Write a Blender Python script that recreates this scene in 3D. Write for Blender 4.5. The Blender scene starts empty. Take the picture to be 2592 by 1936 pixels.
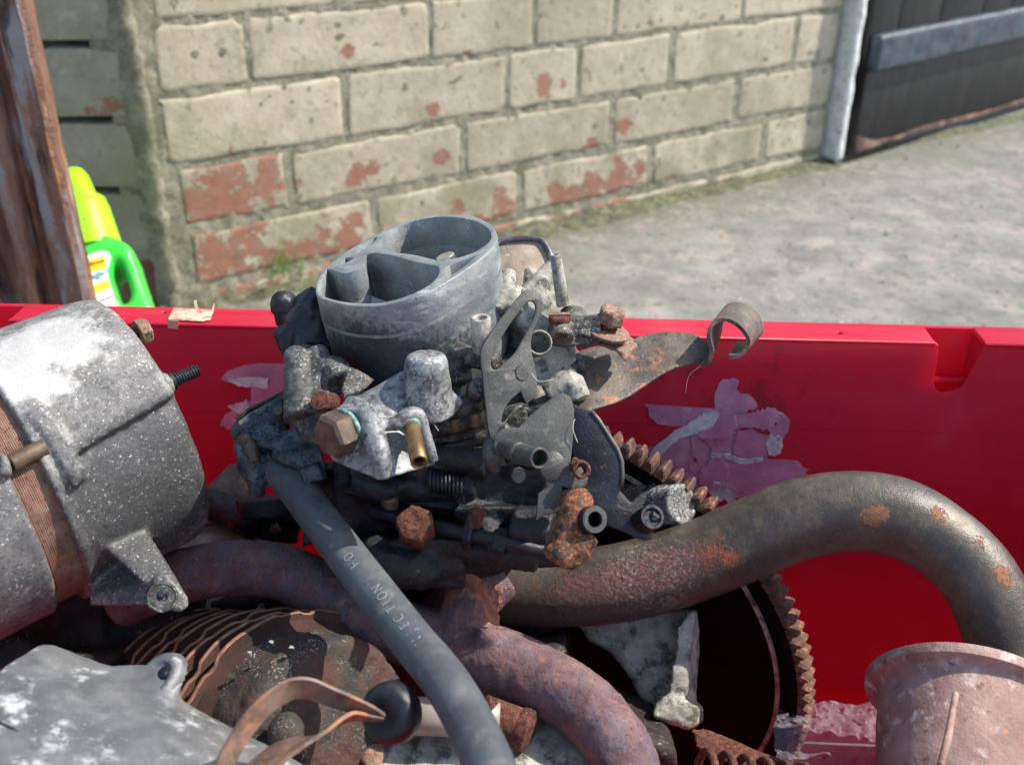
import bpy, bmesh, math, random
from mathutils import Vector as V, Matrix, noise as mnoise
random.seed(7)
R = math.radians
sc = bpy.context.scene
# ------------------------------------------------------------------ camera, light
PITCH = R(28.5); CP, SP = math.cos(PITCH), math.sin(PITCH); F = 2600.0
cam = bpy.data.cameras.new('camera'); camo = bpy.data.objects.new('camera', cam)
sc.collection.objects.link(camo); sc.camera = camo
camo.rotation_euler = (R(90) - PITCH, 0, 0)
cam.sensor_width = 36; cam.lens = 36 * F / 2592
cam.clip_start = .01; cam.clip_end = 400
cam.dof.use_dof = True; cam.dof.focus_distance = .40; cam.dof.aperture_fstop = 15
w = bpy.data.worlds.new('World'); sc.world = w; w.use_nodes = True
nt = w.node_tree; bg = nt.nodes['Background']
sky = nt.nodes.new('ShaderNodeTexSky'); sky.sky_type = 'NISHITA'; sky.sun_disc = False
SUN_EL, SUN_AZ = 50, 11          # azimuth measured from +X towards +Y
sky.sun_elevation = R(SUN_EL); sky.sun_rotation = R(90 - SUN_AZ)
nt.links.new(sky.outputs[0], bg.inputs[0]); bg.inputs[1].default_value = .15
sun = bpy.data.lights.new('sun', 'SUN'); sun.energy = 3.9; sun.angle = R(.5); sun.color = (1, .95, .87)
suno = bpy.data.objects.new('sun', sun); sc.collection.objects.link(suno)
sd = V((math.cos(R(SUN_EL)) * math.cos(R(SUN_AZ)), math.cos(R(SUN_EL)) * math.sin(R(SUN_AZ)), math.sin(R(SUN_EL))))
suno.rotation_euler = sd.to_track_quat('Z', 'Y').to_euler()
sc.view_settings.view_transform = 'Standard'; sc.view_settings.look = 'None'
sc.view_settings.exposure = .95; sc.view_settings.gamma = 1

# ------------------------------------------------------------------ coordinates
def N(x, y, z):                                  # camera axes (right, up, toward lens) -> world
    return V((x, y * SP - z * CP, y * CP + z * SP))
def P(u, v, c):                                  # a point seen at (u, v), c metres deep
    return N((u - 1296) / F * c, -(v - 968) / F * c, -c)
def ray(u, v): return P(u, v, 1.0)
class Plane:
    def __init__(s, p, n, up=None):
        s.p = p; s.n = n.normalized(); up = up or V((0, 0, 1))
        s.ex = up.cross(s.n).normalized(); s.ey = s.n.cross(s.ex).normalized()
    def hit(s, u, v):
        r = ray(u, v); return r * (s.p.dot(s.n) / r.dot(s.n))
    def uv(s, u, v):
        d = s.hit(u, v) - s.p; return (d.dot(s.ex), d.dot(s.ey))
    def at(s, a, b, h=0): return s.p + s.ex * a + s.ey * b + s.n * h
CR = dict(A=(0, 0, 2.0644), B=(800, 0, 2.0644), C=(1692, 0, 2.0644), D=(0, 740, 2.5025), E=(0, 1300, 2.5975),
          K=(680, 500, 2.7538), L=(540, 820, 2.7529), M=(1100, 580, 3.3033), Q=(1150, 950, 3.0043),
          H=(500, 1300, 2.5975), J=(1200, 1300, 2.4578), G=(1692, 1100, 1.9756), I=(1400, 700, 1.8557),
          S=(1540, 940, 3.95), T=(150, 440, 4.72), U=(480, 1180, 5.5075), O=(0, 0, 1))
def px(k, s):                                    # "x,y x,y" in crop k -> photo pixels
    x0, y0, q = CR[k]
    return [(x0 + float(a) / q, y0 + float(b) / q) for a, b in (t.split(',') for t in s.split())]
def p1(k, x, y):
    x0, y0, q = CR[k]; return (x0 + x / q, y0 + y / q)

# ------------------------------------------------------------------ scene tree
COL = sc.collection
def prop(o, label=None, cat=None, group=None, kind=None):
    for k, v in (('label', label), ('category', cat), ('group', group), ('kind', kind)):
        if v: o[k] = v
    return o
def thing(name, label, cat, loc=(0, 0, 0), group=None):
    o = bpy.data.objects.new(name, None); COL.objects.link(o); o.location = loc; o.empty_display_size = .01
    return prop(o, label, cat, group)
def wloc(o):
    l = V((0, 0, 0))
    while o: l += V(o.location); o = o.parent
    return l
def mesh_obj(name, g, mat, parent=None, smooth=40, origin=None):
    Vs, Fs = g
    base = wloc(parent) if parent else V((0, 0, 0))
    org = V(origin) if origin is not None else base
    me = bpy.data.meshes.new(name); me.from_pydata([tuple(V(v) - org) for v in Vs], [], Fs)
    me.materials.append(mat); me.update()
    if smooth:
        me.shade_smooth()
        if smooth < 180: me.set_sharp_from_angle(angle=R(smooth))
    o = bpy.data.objects.new(name, me); COL.objects.link(o)
    if parent: o.parent = parent
    o.location = org - base
    return o

# ------------------------------------------------------------------ geometry: every maker returns (verts, faces)
def join(*gs):
    Vs, Fs = [], []
    for g in gs:
        k = len(Vs); Vs += [V(v) for v in g[0]]; Fs += [tuple(i + k for i in f) for f in g[1]]
    return Vs, Fs
def frame(n, hint=None):
    n = n.normalized(); h = hint or (V((0, 0, 1)) if abs(n.z) < .9 else V((1, 0, 0)))
    a = h.cross(n).normalized(); return a, n.cross(a).normalized(), n
def lathe(o, ax, prof, seg=40, closed=False, hint=None, f=None):
    a, b, n = frame(ax, hint); Vs, Fs = [], []
    for r, h in prof:
        for i in range(seg):
            t = 2 * math.pi * i / seg; k = f(t, r, h) if f else 1
            Vs.append(o + a * (r * k * math.cos(t)) + b * (r * k * math.sin(t)) + n * h)
    m = len(prof)
    for j in range(m if closed else m - 1):
        for i in range(seg):
            i2 = (i + 1) % seg; j2 = (j + 1) % m
            Fs.append((j * seg + i, j * seg + i2, j2 * seg + i2, j2 * seg + i))
    if not closed:
        if prof[0][0] > 1e-6: Fs.append(tuple(reversed(range(seg))))
        if prof[-1][0] > 1e-6: Fs.append(tuple((m - 1) * seg + i for i in range(seg)))
    return Vs, Fs
def cyl(p0, p1_, r0, r1=None, seg=28, bev=.0004):
    r1 = r0 if r1 is None else r1; d = p1_ - p0; L = d.length; b = min(bev, r0 * .4, L * .3)
    return lathe(p0, d, [(r0 - b, 0), (r0, b), (r1, L - b), (r1 - b, L)], seg)
def pipe_end(p0, p1_, r, hole, depth, seg=28, r0=None):        # cylinder from p0 to p1_ with a bore at p1_
    d = p1_ - p0; L = d.length; r0 = r0 or r; b = r * .08
    return lathe(p0, d, [(r0 - b, 0), (r0, b), (r, L - b), (r - b, L), (hole + b, L), (hole, L - b), (hole, L - depth), (hole * .1, L - depth)], seg)
def hexa(p0, p1_, r, rot=0, cham=.15):
    d = p1_ - p0; L = d.length; b = r * cham
    a, bb, n = frame(d); h = a * math.cos(rot) + bb * math.sin(rot)
    return lathe(p0, d, [(r, 0), (r, L - b), (r - b, L)], 6, hint=h)
def cat(pts, sub=8):                             # Catmull-Rom through tuples of floats
    out = []; n = len(pts)
    for i in range(n - 1):
        a, b, c, d = pts[max(i - 1, 0)], pts[i], pts[i + 1], pts[min(i + 2, n - 1)]
        for k in range(sub):
            t = k / sub
            out.append(tuple(.5 * (2 * b[j] + (c[j] - a[j]) * t + (2 * a[j] - 5 * b[j] + 4 * c[j] - d[j]) * t * t + (3 * b[j] - a[j] - 3 * c[j] + d[j]) * t ** 3) for j in range(len(b))))
    out.append(tuple(pts[-1])); return out
def sweep(pts, rad, seg=24, cap=True):
    n = len(pts); Vs, Fs = [], []; a = None
    for i in range(n):
        t = (pts[min(i + 1, n - 1)] - pts[max(i - 1, 0)]).normalized()
        if a is None: a = frame(t)[0]
        a = (a - t * a.dot(t)).normalized(); b = t.cross(a)
        for k in range(seg):
            q = 2 * math.pi * k / seg; Vs.append(pts[i] + (a * math.cos(q) + b * math.sin(q)) * rad[i])
    for i in range(n - 1):
        for k in range(seg):
            k2 = (k + 1) % seg; Fs.append((i * seg + k, i * seg + k2, (i + 1) * seg + k2, (i + 1) * seg + k))
    if cap: Fs.append(tuple(reversed(range(seg)))); Fs.append(tuple((n - 1) * seg + k for k in range(seg)))
    return Vs, Fs
def tube(path, sub=8, seg=24):                   # path: (u, v, c, radius in metres)
    q = cat([tuple(P(*p[:3])) + (p[3],) for p in path], sub)
    return sweep([V(x[:3]) for x in q], [x[3] for x in q], seg)
def box(c, a, b, d):                             # centre and three half-axis vectors
    Vs = [c + a * i + b * j + d * k for i in (-1, 1) for j in (-1, 1) for k in (-1, 1)]
    return Vs, [(0, 1, 3, 2), (4, 6, 7, 5), (0, 4, 5, 1), (2, 3, 7, 6), (0, 2, 6, 4), (1, 5, 7, 3)]
def ball(p, r, sx=1, sy=1, sz=1, seg=20):
    return lathe(p - N(0, 0, 1) * r * sz, N(0, 0, 1), [(max(1e-7, r * math.sin(math.pi * k / 10)), r * sz * (1 - math.cos(math.pi * k / 10))) for k in range(11)], seg)
def hull(points):
    bm = bmesh.new()
    for p in points: bm.verts.new(p)
    bmesh.ops.convex_hull(bm, input=bm.verts)
    bmesh.ops.delete(bm, geom=[v for v in bm.verts if not v.link_faces], context='VERTS')
    bm.verts.index_update(); g = ([v.co.copy() for v in bm.verts], [tuple(v.index for v in f.verts) for f in bm.faces]); bm.free(); return g
def harvest(o):
    dg = bpy.context.evaluated_depsgraph_get(); ev = o.evaluated_get(dg); me = ev.to_mesh()
    g = ([o.matrix_world @ v.co for v in me.vertices], [tuple(p.vertices) for p in me.polygons]); ev.to_mesh_clear(); return g
def plate(outs, pl, th, bev=.0003, lift=0, smooth=False):   # outs: outlines in photo pixels, first is the outside; extruded back by th
    loops = [[pl.uv(u, v) for u, v in o] for o in outs]
    return plate2(loops, pl, th, bev, lift, smooth)
def rnd(loop, sub=4):                            # round an outline with a closed Catmull-Rom
    n = len(loop); out = []
    for i in range(n):
        a, b, c, d = (loop[(i + k) % n] for k in (-1, 0, 1, 2))
        for k in range(sub):
            t = k / sub
            out.append(tuple(.5 * (2 * b[j] + (c[j] - a[j]) * t + (2 * a[j] - 5 * b[j] + 4 * c[j] - d[j]) * t * t + (3 * b[j] - a[j] - 3 * c[j] + d[j]) * t ** 3) for j in (0, 1)))
    return out
def plate2(loops, pl, th, bev=.0003, lift=0, smooth=False):
    cu = bpy.data.curves.new('t', 'CURVE'); cu.dimensions = '2D'; cu.fill_mode = 'BOTH'
    for lp in loops:
        if smooth: lp = rnd(lp)
        s = cu.splines.new('POLY'); s.points.add(len(lp) - 1); s.use_cyclic_u = True
        for q, (a, b) in zip(s.points, lp): q.co = (a * 100, b * 100, 0, 1)
    cu.extrude = max(th * 50 - bev * 100, 1e-4); cu.bevel_depth = bev * 100; cu.offset = -bev * 100; cu.bevel_resolution = 1
    o = bpy.data.objects.new('t', cu); COL.objects.link(o)
    Vs, Fs = harvest(o); bpy.data.objects.remove(o); bpy.data.curves.remove(cu)
    bm = bmesh.new(); vs = [bm.verts.new(pl.at(v.x / 100, v.y / 100, v.z / 100 - th / 2 + lift)) for v in Vs]
    for f in Fs:
        try: bm.faces.new([vs[i] for i in f])
        except ValueError: pass
    bmesh.ops.remove_doubles(bm, verts=bm.verts, dist=1e-6); bm.verts.index_update()
    g = ([v.co.copy() for v in bm.verts], [tuple(v.index for v in f.verts) for f in bm.faces]); bm.free(); return g
def cast(g, vox=.001, it=4, disp=0.0, ds=.006, disp2=0.0):   # melt overlapping solids into one casting with soft corners
    me = bpy.data.meshes.new('t'); me.from_pydata([tuple(v * 100) for v in g[0]], [], g[1])
    o = bpy.data.objects.new('t', me); COL.objects.link(o)
    m = o.modifiers.new('r', 'REMESH'); m.mode = 'VOXEL'; m.voxel_size = vox * 100; m.use_smooth_shade = True
    m = o.modifiers.new('s', 'SMOOTH'); m.iterations = it; m.factor = .5
    for d, s in ((disp, ds), (disp2, .0022)):
        if d:
            t = bpy.data.textures.new('t', 'CLOUDS'); t.noise_scale = s * 100; t.noise_depth = 3
            m = o.modifiers.new('d', 'DISPLACE'); m.texture = t; m.strength = d * 100; m.texture_coords = 'GLOBAL'; m.mid_level = .5
    h = harvest(o); bpy.data.objects.remove(o); return ([v / 100 for v in h[0]], h[1])
def ribbon(path, wid, th, sub=8, curl=None):     # path (u,v,c) and the far edge offsets (du,dv,dc); a flat strap with real thickness
    q = cat([tuple(P(*p)) + tuple(P(p[0] + w_[0], p[1] + w_[1], p[2] + w_[2])) for p, w_ in zip(path, wid)], sub)
    a = [V(x[:3]) for x in q]; b = [V(x[3:]) for x in q]; n = len(a); Vs, Fs = [], []
    for i in range(n):
        t = (a[min(i + 1, n - 1)] - a[max(i - 1, 0)]).normalized(); m = t.cross(b[i] - a[i]).normalized() * th / 2
        Vs += [a[i] + m, b[i] + m, b[i] - m, a[i] - m]
    for i in range(n - 1):
        for k in range(4): Fs.append((4 * i + k, 4 * i + (k + 1) % 4, 4 * i + 4 + (k + 1) % 4, 4 * i + 4 + k))
    Fs.append((3, 2, 1, 0)); k = 4 * (n - 1); Fs.append((k, k + 1, k + 2, k + 3)); return Vs, Fs

# ------------------------------------------------------------------ materials
def C(h):
    h = h.lstrip('#'); f = lambda x: ((x + .055) / 1.055) ** 2.4 if x > .04045 else x / 12.92
    return tuple(f(int(h[i:i + 2], 16) / 255) for i in (0, 2, 4)) + (1,)
class Mat:
    def __init__(s, name, stops, bs=80, rough=.6, metal=0, spec=.5, stretch=None, det=5):
        s.m = bpy.data.materials.new(name); s.m.use_nodes = True; s.nt = s.m.node_tree; s.b = s.nt.nodes['Principled BSDF']
        g = s.nt.nodes.new('ShaderNodeNewGeometry'); s.vec = g.outputs['Position']
        if stretch:
            mp = s.nt.nodes.new('ShaderNodeMapping'); s.nt.links.new(s.vec, mp.inputs[0]); mp.inputs['Scale'].default_value = stretch; s.vec2 = mp.outputs[0]
        else: s.vec2 = s.vec
        s.col = s.ramp(s.noise(bs, det, v=s.vec2), stops); s.rough = s.val(rough); s.metal = s.val(metal); s.h = None
        s.b.inputs['Specular IOR Level'].default_value = spec; s.hs = 0
    def val(s, x):
        n = s.nt.nodes.new('ShaderNodeValue'); n.outputs[0].default_value = x; return n.outputs[0]
    def noise(s, sc_, det=5, rough=.6, dist=0, v=None, seed=None):
        n = s.nt.nodes.new('ShaderNodeTexNoise'); s.nt.links.new(v or s.vec, n.inputs['Vector']); n.inputs['Scale'].default_value = sc_
        n.inputs['Detail'].default_value = det; n.inputs['Roughness'].default_value = rough; n.inputs['Distortion'].default_value = dist
        if seed: n.noise_dimensions = '4D'; n.inputs['W'].default_value = seed
        return n.outputs['Fac']
    def ramp(s, f, stops):
        r = s.nt.nodes.new('ShaderNodeValToRGB'); s.nt.links.new(f, r.inputs[0]); e = r.color_ramp.elements
        for i, (p, c) in enumerate(stops):
            if i < 2: e[i].position = p; e[i].color = C(c)
            else: q = e.new(p); q.color = C(c)
        return r.outputs[0]
    def math(s, op, a, b=None, c=None):
        n = s.nt.nodes.new('ShaderNodeMath'); n.operation = op
        for i, x in enumerate((a, b, c)):
            if x is None: continue
            if isinstance(x, (int, float)): n.inputs[i].default_value = x
            else: s.nt.links.new(x, n.inputs[i])
        return n.outputs[0]
    def step(s, f, lo, hi):
        n = s.nt.nodes.new('ShaderNodeMapRange'); n.interpolation_type = 'SMOOTHSTEP'; s.nt.links.new(f, n.inputs[0])
        n.inputs[1].default_value = lo; n.inputs[2].default_value = hi; return n.outputs[0]
    def mix(s, f, a, b, t='RGBA'):
        n = s.nt.nodes.new('ShaderNodeMix'); n.data_type = t; k = 6 if t == 'RGBA' else 2
        s.nt.links.new(f, n.inputs[0])
        for i, x in ((k, a), (k + 1, b)):
            if isinstance(x, (int, float)): n.inputs[i].default_value = x
            elif isinstance(x, str): n.inputs[i].default_value = C(x)
            else: s.nt.links.new(x, n.inputs[i])
        return n.outputs[2 if t == 'RGBA' else 0]
    def dist(s, p):
        n = s.nt.nodes.new('ShaderNodeVectorMath'); n.operation = 'DISTANCE'; s.nt.links.new(s.vec, n.inputs[0]); n.inputs[1].default_value = tuple(p); return n.outputs['Value']
    def axis(s, i):
        n = s.nt.nodes.new('ShaderNodeSeparateXYZ'); s.nt.links.new(s.vec, n.inputs[0]); return n.outputs[i]
    def layer(s, col, sc_, lo, hi, rough=None, metal=None, height=0, gate=None, spots=None, det=5, col2=None, seed=None, st=False, mask=None, amt=1.0, wob=1.1, rel=0, rs=900):
        if spots:
            m = None
            for p, r in spots:
                k = s.math('SUBTRACT', 1.0, s.math('DIVIDE', s.dist(p), r))
                m = k if m is None else s.math('MAXIMUM', m, k)
            f = s.math('ADD', m, s.math('MULTIPLY', s.math('SUBTRACT', s.noise(sc_, det, .65, seed=seed), .5), wob))
            f = s.step(f, lo, hi)
        else: f = s.step(s.noise(sc_, det, .65, v=s.vec2 if st else None, seed=seed), lo, hi)
        if gate: f = s.math('MULTIPLY', f, s.step(s.noise(gate[0], 3, seed=(seed or 0) + 3.3), gate[1], gate[2]))
        if mask is not None: f = s.math('MULTIPLY', f, mask)
        if amt != 1: f = s.math('MULTIPLY', f, amt)
        c = s.ramp(s.noise(sc_ * 3, 4), [(.35, col), (.65, col2)]) if col2 else col
        s.col = s.mix(f, s.col, c)
        if rough is not None: s.rough = s.mix(f, s.rough, rough, 'FLOAT')
        if metal is not None: s.metal = s.mix(f, s.metal, metal, 'FLOAT')
        if rel: k = s.math('MULTIPLY', s.math('MULTIPLY', f, s.noise(rs, 6, .7, seed=17)), rel); s.h = k if s.h is None else s.math('ADD', s.h, k)
        if height: k = s.math('MULTIPLY', f, height); s.h = k if s.h is None else s.math('ADD', s.h, k)
        return s
    def bump(s, sc_, h, det=6, st=False):        # h in metres
        k = s.math('MULTIPLY', s.noise(sc_, det, .65, v=s.vec2 if st else None, seed=9.1), h); s.h = k if s.h is None else s.math('ADD', s.h, k); return s
    def vary(s, amt):                            # each alike piece a little lighter or darker
        o = s.nt.nodes.new('ShaderNodeObjectInfo'); k = s.math('MULTIPLY_ADD', o.outputs['Random'], amt * 2, 1 - amt)
        n = s.nt.nodes.new('ShaderNodeVectorMath'); n.operation = 'SCALE'; s.nt.links.new(s.col, n.inputs[0]); s.nt.links.new(k, n.inputs['Scale']); s.col = n.outputs[0]; return s
    def done(s, trans=0):
        L = s.nt.links
        L.new(s.col, s.b.inputs['Base Color']); L.new(s.rough, s.b.inputs['Roughness']); L.new(s.metal, s.b.inputs['Metallic'])
        if s.h is not None:
            n = s.nt.nodes.new('ShaderNodeBump'); n.inputs['Distance'].default_value = 1; n.inputs['Strength'].default_value = 1
            L.new(s.h, n.inputs['Height']); L.new(n.outputs[0], s.b.inputs['Normal'])
        if trans:                                # thin plastic lets some light through
            t = s.nt.nodes.new('ShaderNodeBsdfTranslucent'); L.new(s.col, t.inputs[0]); x = s.nt.nodes.new('ShaderNodeMixShader'); x.inputs[0].default_value = trans
            L.new(s.b.outputs[0], x.inputs[1]); L.new(t.outputs[0], x.inputs[2]); L.new(x.outputs[0], s.nt.nodes['Material Output'].inputs['Surface'])
        return s.m
mt = {}
def at(u, v, c): return P(u, v, c)
# zinc of the barrel
mt['zinc'] = (Mat('zinc', [(.3, '666c6c'), (.5, '7f8482'), (.7, '979892')], 55, .6, .2)
    .layer('b9bdb8', 150, .5, .72, rough=.65, metal=.1, gate=(40, .42, .6), amt=.7)
    .layer('4a555c', 420, .55, .68, amt=.5, rough=.6).layer('3d434a', 900, .56, .64, amt=.55, gate=(60, .4, .55)).bump(900, .00012).bump(160, .0002).done())
mt['barrel'] = (Mat('barrel_zinc', [(.3, '575e62'), (.5, '767d7f'), (.7, '92968f')], 45, .5, .25, stretch=(1, 1, 2.5))
    .layer('a9adaa', 130, .48, .7, rough=.65, metal=.1, gate=(40, .4, .6), amt=.8, st=True))
# greasy black grime low on the barrel, from the fuel side
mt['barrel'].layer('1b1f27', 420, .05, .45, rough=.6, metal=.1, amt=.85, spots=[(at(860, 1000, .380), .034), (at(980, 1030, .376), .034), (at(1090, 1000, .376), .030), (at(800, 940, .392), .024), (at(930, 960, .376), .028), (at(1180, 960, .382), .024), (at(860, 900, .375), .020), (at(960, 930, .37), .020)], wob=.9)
mt['barrel'].layer('7c8388', 1100, .58, .64, rough=.7, gate=(90, .44, .56), amt=.5)
mt['barrel'] = mt['barrel'].layer('3b4046', 900, .58, .64, amt=.6).bump(1000, .00012).bump(180, .0003).done()
mt['cast_grey'] = (Mat('cast_alloy', [(.3, '33322f'), (.5, '4f4d48'), (.7, '6d6b65')], 160, .6, .15, det=8)
    .layer('1f1e1d', 300, .46, .58, rough=.6, metal=.05, amt=.75).layer('a5a298', 900, .54, .64, rough=.8, metal=0, gate=(120, .42, .58), amt=.85)
    .layer('5f4f36', 300, .54, .66, rough=.85, amt=.6, seed=2).bump(1400, .00025).bump(500, .0004).done())
mt['cast_bright'] = (Mat('bright_cast_alloy', [(.3, '5b5c5d'), (.5, '7e7f7e'), (.7, '9b9b97')], 150, .5, .25, det=8)
    .layer('2f3032', 260, .50, .62, rough=.6, amt=.75).layer('c6c5bf', 900, .54, .64, rough=.75, metal=0, gate=(120, .42, .55), amt=.7)
    .layer('35373a', 1600, .55, .62, amt=.5).layer('77684c', 200, .57, .68, amt=.5, seed=3).bump(1500, .00016).bump(400, .0003).done())
mt['cast_pale'] = (Mat('pale_oxidised_alloy', [(.3, '7a766a'), (.5, '9d988a'), (.7, 'bdb9ab')], 120, .7, .1, det=8)
    .layer('2b2925', 160, .50, .64, rough=.8, amt=.75).layer('c4c0b2', 700, .54, .64, amt=.6, gate=(100, .42, .56)).layer('5f503b', 260, .56, .68, amt=.5, seed=4)
    .layer('38332c', 1600, .56, .63, amt=.5).bump(1500, .0002).bump(400, .0003).done())
mt['cast_dark'] = (Mat('oily_dark_casting', [(.3, '0d0d0f'), (.5, '18181a'), (.7, '27272a')], 140, .5, .1)
    .layer('45474a', 900, .58, .68, rough=.7, gate=(70, .47, .62), amt=.8).layer('4a3c2a', 320, .6, .72, rough=.85, amt=.6).bump(1200, .0003).bump(400, .0006).done())
mt['cast_blue'] = (Mat('blue_grey_casting', [(.3, '1c232a'), (.5, '38434a'), (.7, '5d6465')], 160, .55, .2, det=8)
    .layer('121417', 300, .5, .6, rough=.6, amt=.8).layer('7b8990', 900, .56, .66, rough=.75, gate=(120, .42, .58), amt=.8).bump(1400, .0003).bump(420, .0006).done())
mt['grime_body'] = (Mat('grimy_body', [(.3, '262625'), (.5, '454440'), (.7, '67645c')], 180, .6, .1, det=8)
    .layer('131212', 220, .46, .58, rough=.6, metal=.05, amt=.9).layer('9a9689', 900, .56, .66, rough=.8, gate=(120, .44, .6), amt=.85)
    .layer('584730', 320, .57, .68, rough=.85, amt=.8).bump(1300, .0003).bump(420, .0006).done())
mt['steel_dark'] = (Mat('dull_grey_steel', [(.3, '3b3a36'), (.5, '4b4a45'), (.7, '5c5b54')], 90, .5, .3)
    .layer('23221f', 1500, .57, .62, amt=.8, rough=.7).layer('96472a', 200, .62, .7, rough=.9, metal=0, col2='b3683c', gate=(60, .5, .62))
    .layer('99978d', 200, .56, .75, amt=.4).bump(1400, .00012).bump(300, .0002).done())
mt['steel_black'] = (Mat('black_steel', [(.3, '131318'), (.5, '1d1d24'), (.7, '2c2c33')], 90, .42, .3)
    .layer('565459', 900, .6, .68, amt=.6).layer('6b4a32', 300, .62, .72, rough=.9, metal=0, amt=.6).bump(900, .0002).bump(260, .0003).done())
mt['rust'] = (Mat('heavy_rust', [(.3, '2e1a15'), (.5, '552d20'), (.7, '7c4730')], 500, .92, 0, det=8)
    .layer('a8734f', 1100, .56, .66, amt=.7, col2='94552f').layer('221615', 600, .55, .63, amt=.85, seed=4).bump(1500, .0006).bump(500, .0008).done())
mt['rust_pale'] = (Mat('pale_rust', [(.3, '5f4739'), (.5, '7d604e'), (.7, '9c8270')], 450, .9, 0, det=8)
    .layer('ad653d', 700, .55, .64, amt=.6, col2='8f4f30').layer('bba898', 1100, .57, .66, amt=.7).layer('3b2823', 1000, .57, .63, amt=.85, seed=4).bump(1600, .0004).bump(500, .0005).done())
mt['rust_orange'] = (Mat('orange_rust', [(.3, '2c1f1d'), (.5, '503527'), (.7, '76553a')], 350, .88, 0, det=8)
    .layer('b8692c', 600, .5, .6, amt=.9, col2='99501f').layer('1d181a', 220, .52, .60, amt=.9, seed=4, rough=.5).bump(1500, .0005).bump(500, .0006).done())
mt['fin_edge'] = (Mat('sunlit_fin_edge', [(.3, '6b4433'), (.5, '8a5e48'), (.7, 'a67a60')], 200, .85, .05).layer('4a2c22', 500, .55, .66, amt=.6).bump(1500, .0002).done())  # lighter tone paints the sunlit rims of the fins
mt['strap'] = (Mat('rust_streaked_strap', [(.3, '4a362b'), (.5, '665042'), (.7, '7d695b')], 110, .7, .1)
    .layer('8a5538', 120, .50, .64, amt=.8, col2='9f6a4a').layer('75685d', 260, .54, .64, amt=.6, seed=3).bump(900, .0001).done())
mt['fin'] = (Mat('rusty_iron_fins', [(.3, '2a1a15'), (.5, '3a221a'), (.7, '4f3225')], 60, .9, 0)
    .layer('a0643c', 1000, .60, .70, amt=.5, col2='7d4528').layer('2a1a18', 900, .58, .66, amt=.5, seed=4).bump(1500, .00025).done())  # fin faces kept dark, the shade between fins is in the colour
SPA = [(at(1800, 1400, .405), .0125), (at(1730, 1425, .405), .014), (at(1660, 1450, .41), .014), (at(1580, 1500, .41), .018), (at(1480, 1540, .41), .018), (at(1850, 1415, .41), .006)]
SPB = [(at(2210, 1310, .395), .0055), (at(2232, 1300, .395), .004), (at(2390, 1290, .39), .0058), (at(2345, 1318, .385), .003), (at(2500, 1360, .385), .006), (at(2560, 1450, .38), .007), (at(2180, 1320, .39), .003)]
m = Mat('exhaust_paint', [(.3, '3a332c'), (.5, '4e453c'), (.7, '61564b')], 50, .38, .25)
m.layer('77694a', 120, .5, .68, amt=.4, rough=.7).layer('31302e', 700, .58, .66, amt=.5)
m.layer('523428', 300, .15, .6, rough=.95, metal=0, amt=.8, col2='3a2a25', spots=[(at(1250, 1540, .415), .03), (at(1400, 1570, .42), .025), (at(1330, 1490, .41), .02)], wob=1.6)
m.layer('74463a', 500, .10, .16, rough=.95, metal=0, height=.0012, spots=SPA, col2='4a3b37', wob=1.7, rel=.0022, rs=420)
m.layer('9a8a86', 800, .50, .62, rough=.95, mask=m.step(m.math('ADD', m.math('SUBTRACT', 1.0, m.math('DIVIDE', m.dist(at(1650, 1460, .405)), .026)), 0.0), .0, .3), amt=.6, seed=31)
m.layer('a0583c', 1100, .30, .5, rough=.95, metal=0, height=.0004, spots=SPA[:1] + SPA[-1:], col2='8a4c38', wob=1.3)
m.layer('473f52', 200, .42, .5, rough=.8, height=-.0003, spots=[(at(1745, 1432, .40), .006)], wob=.9)
m.layer('99684a', 800, .04, .12, rough=.95, metal=0, height=.0003, spots=SPB, col2='80543c', wob=1.5)
m.layer('3b3936', 300, .50, .62, amt=.5, seed=41).layer('7d786e', 900, .58, .66, amt=.4, seed=42)
mt['exhaust'] = m.bump(1200, .00018).bump(300, .00012).done()
mt['manifold'] = (Mat('purple_rust_iron', [(.3, '4b3536'), (.5, '664b4b'), (.7, '80625b')], 100, .8, .05)
    .layer('57505a', 130, .5, .6, rough=.6, amt=.7, seed=5).layer('925437', 230, .55, .64, amt=.75, col2='a8654a', gate=(50, .42, .58)).layer('8f8284', 700, .58, .68, amt=.35)
    .layer('2c2028', 700, .57, .63, amt=.7, seed=6).layer('b5725a', 320, .2, .5, spots=[(at(1170, 1450, .4), .015), (at(1230, 1560, .4), .022), (at(1190, 1510, .4), .018)], col2='94573e', wob=1.3, height=.0004).bump(800, .0004).bump(220, .0007).done())
def alloy_speck(name, stops, th, pale='cfccc4', raw=False):
    m = (Mat(name, stops, 90, .62, .15, det=8).layer('a9a69e', 200, th - .05, th + .10, rough=.8, metal=0, gate=(30, .42, .58), amt=.6)
        .layer(pale, 700, th - .02, th + .05, rough=.85, metal=0, height=.0001, amt=.62, gate=(110, .42, .60)).layer(pale, 1700, th + .01, th + .07, amt=.5, seed=8)
        .layer('2b2927', 700, .54, .62, amt=.6, seed=12).layer('6b655a', 60, .52, .7, amt=.5, seed=14).bump(1300, .0002).bump(300, .0002))
    return m if raw else m.done()
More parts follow.
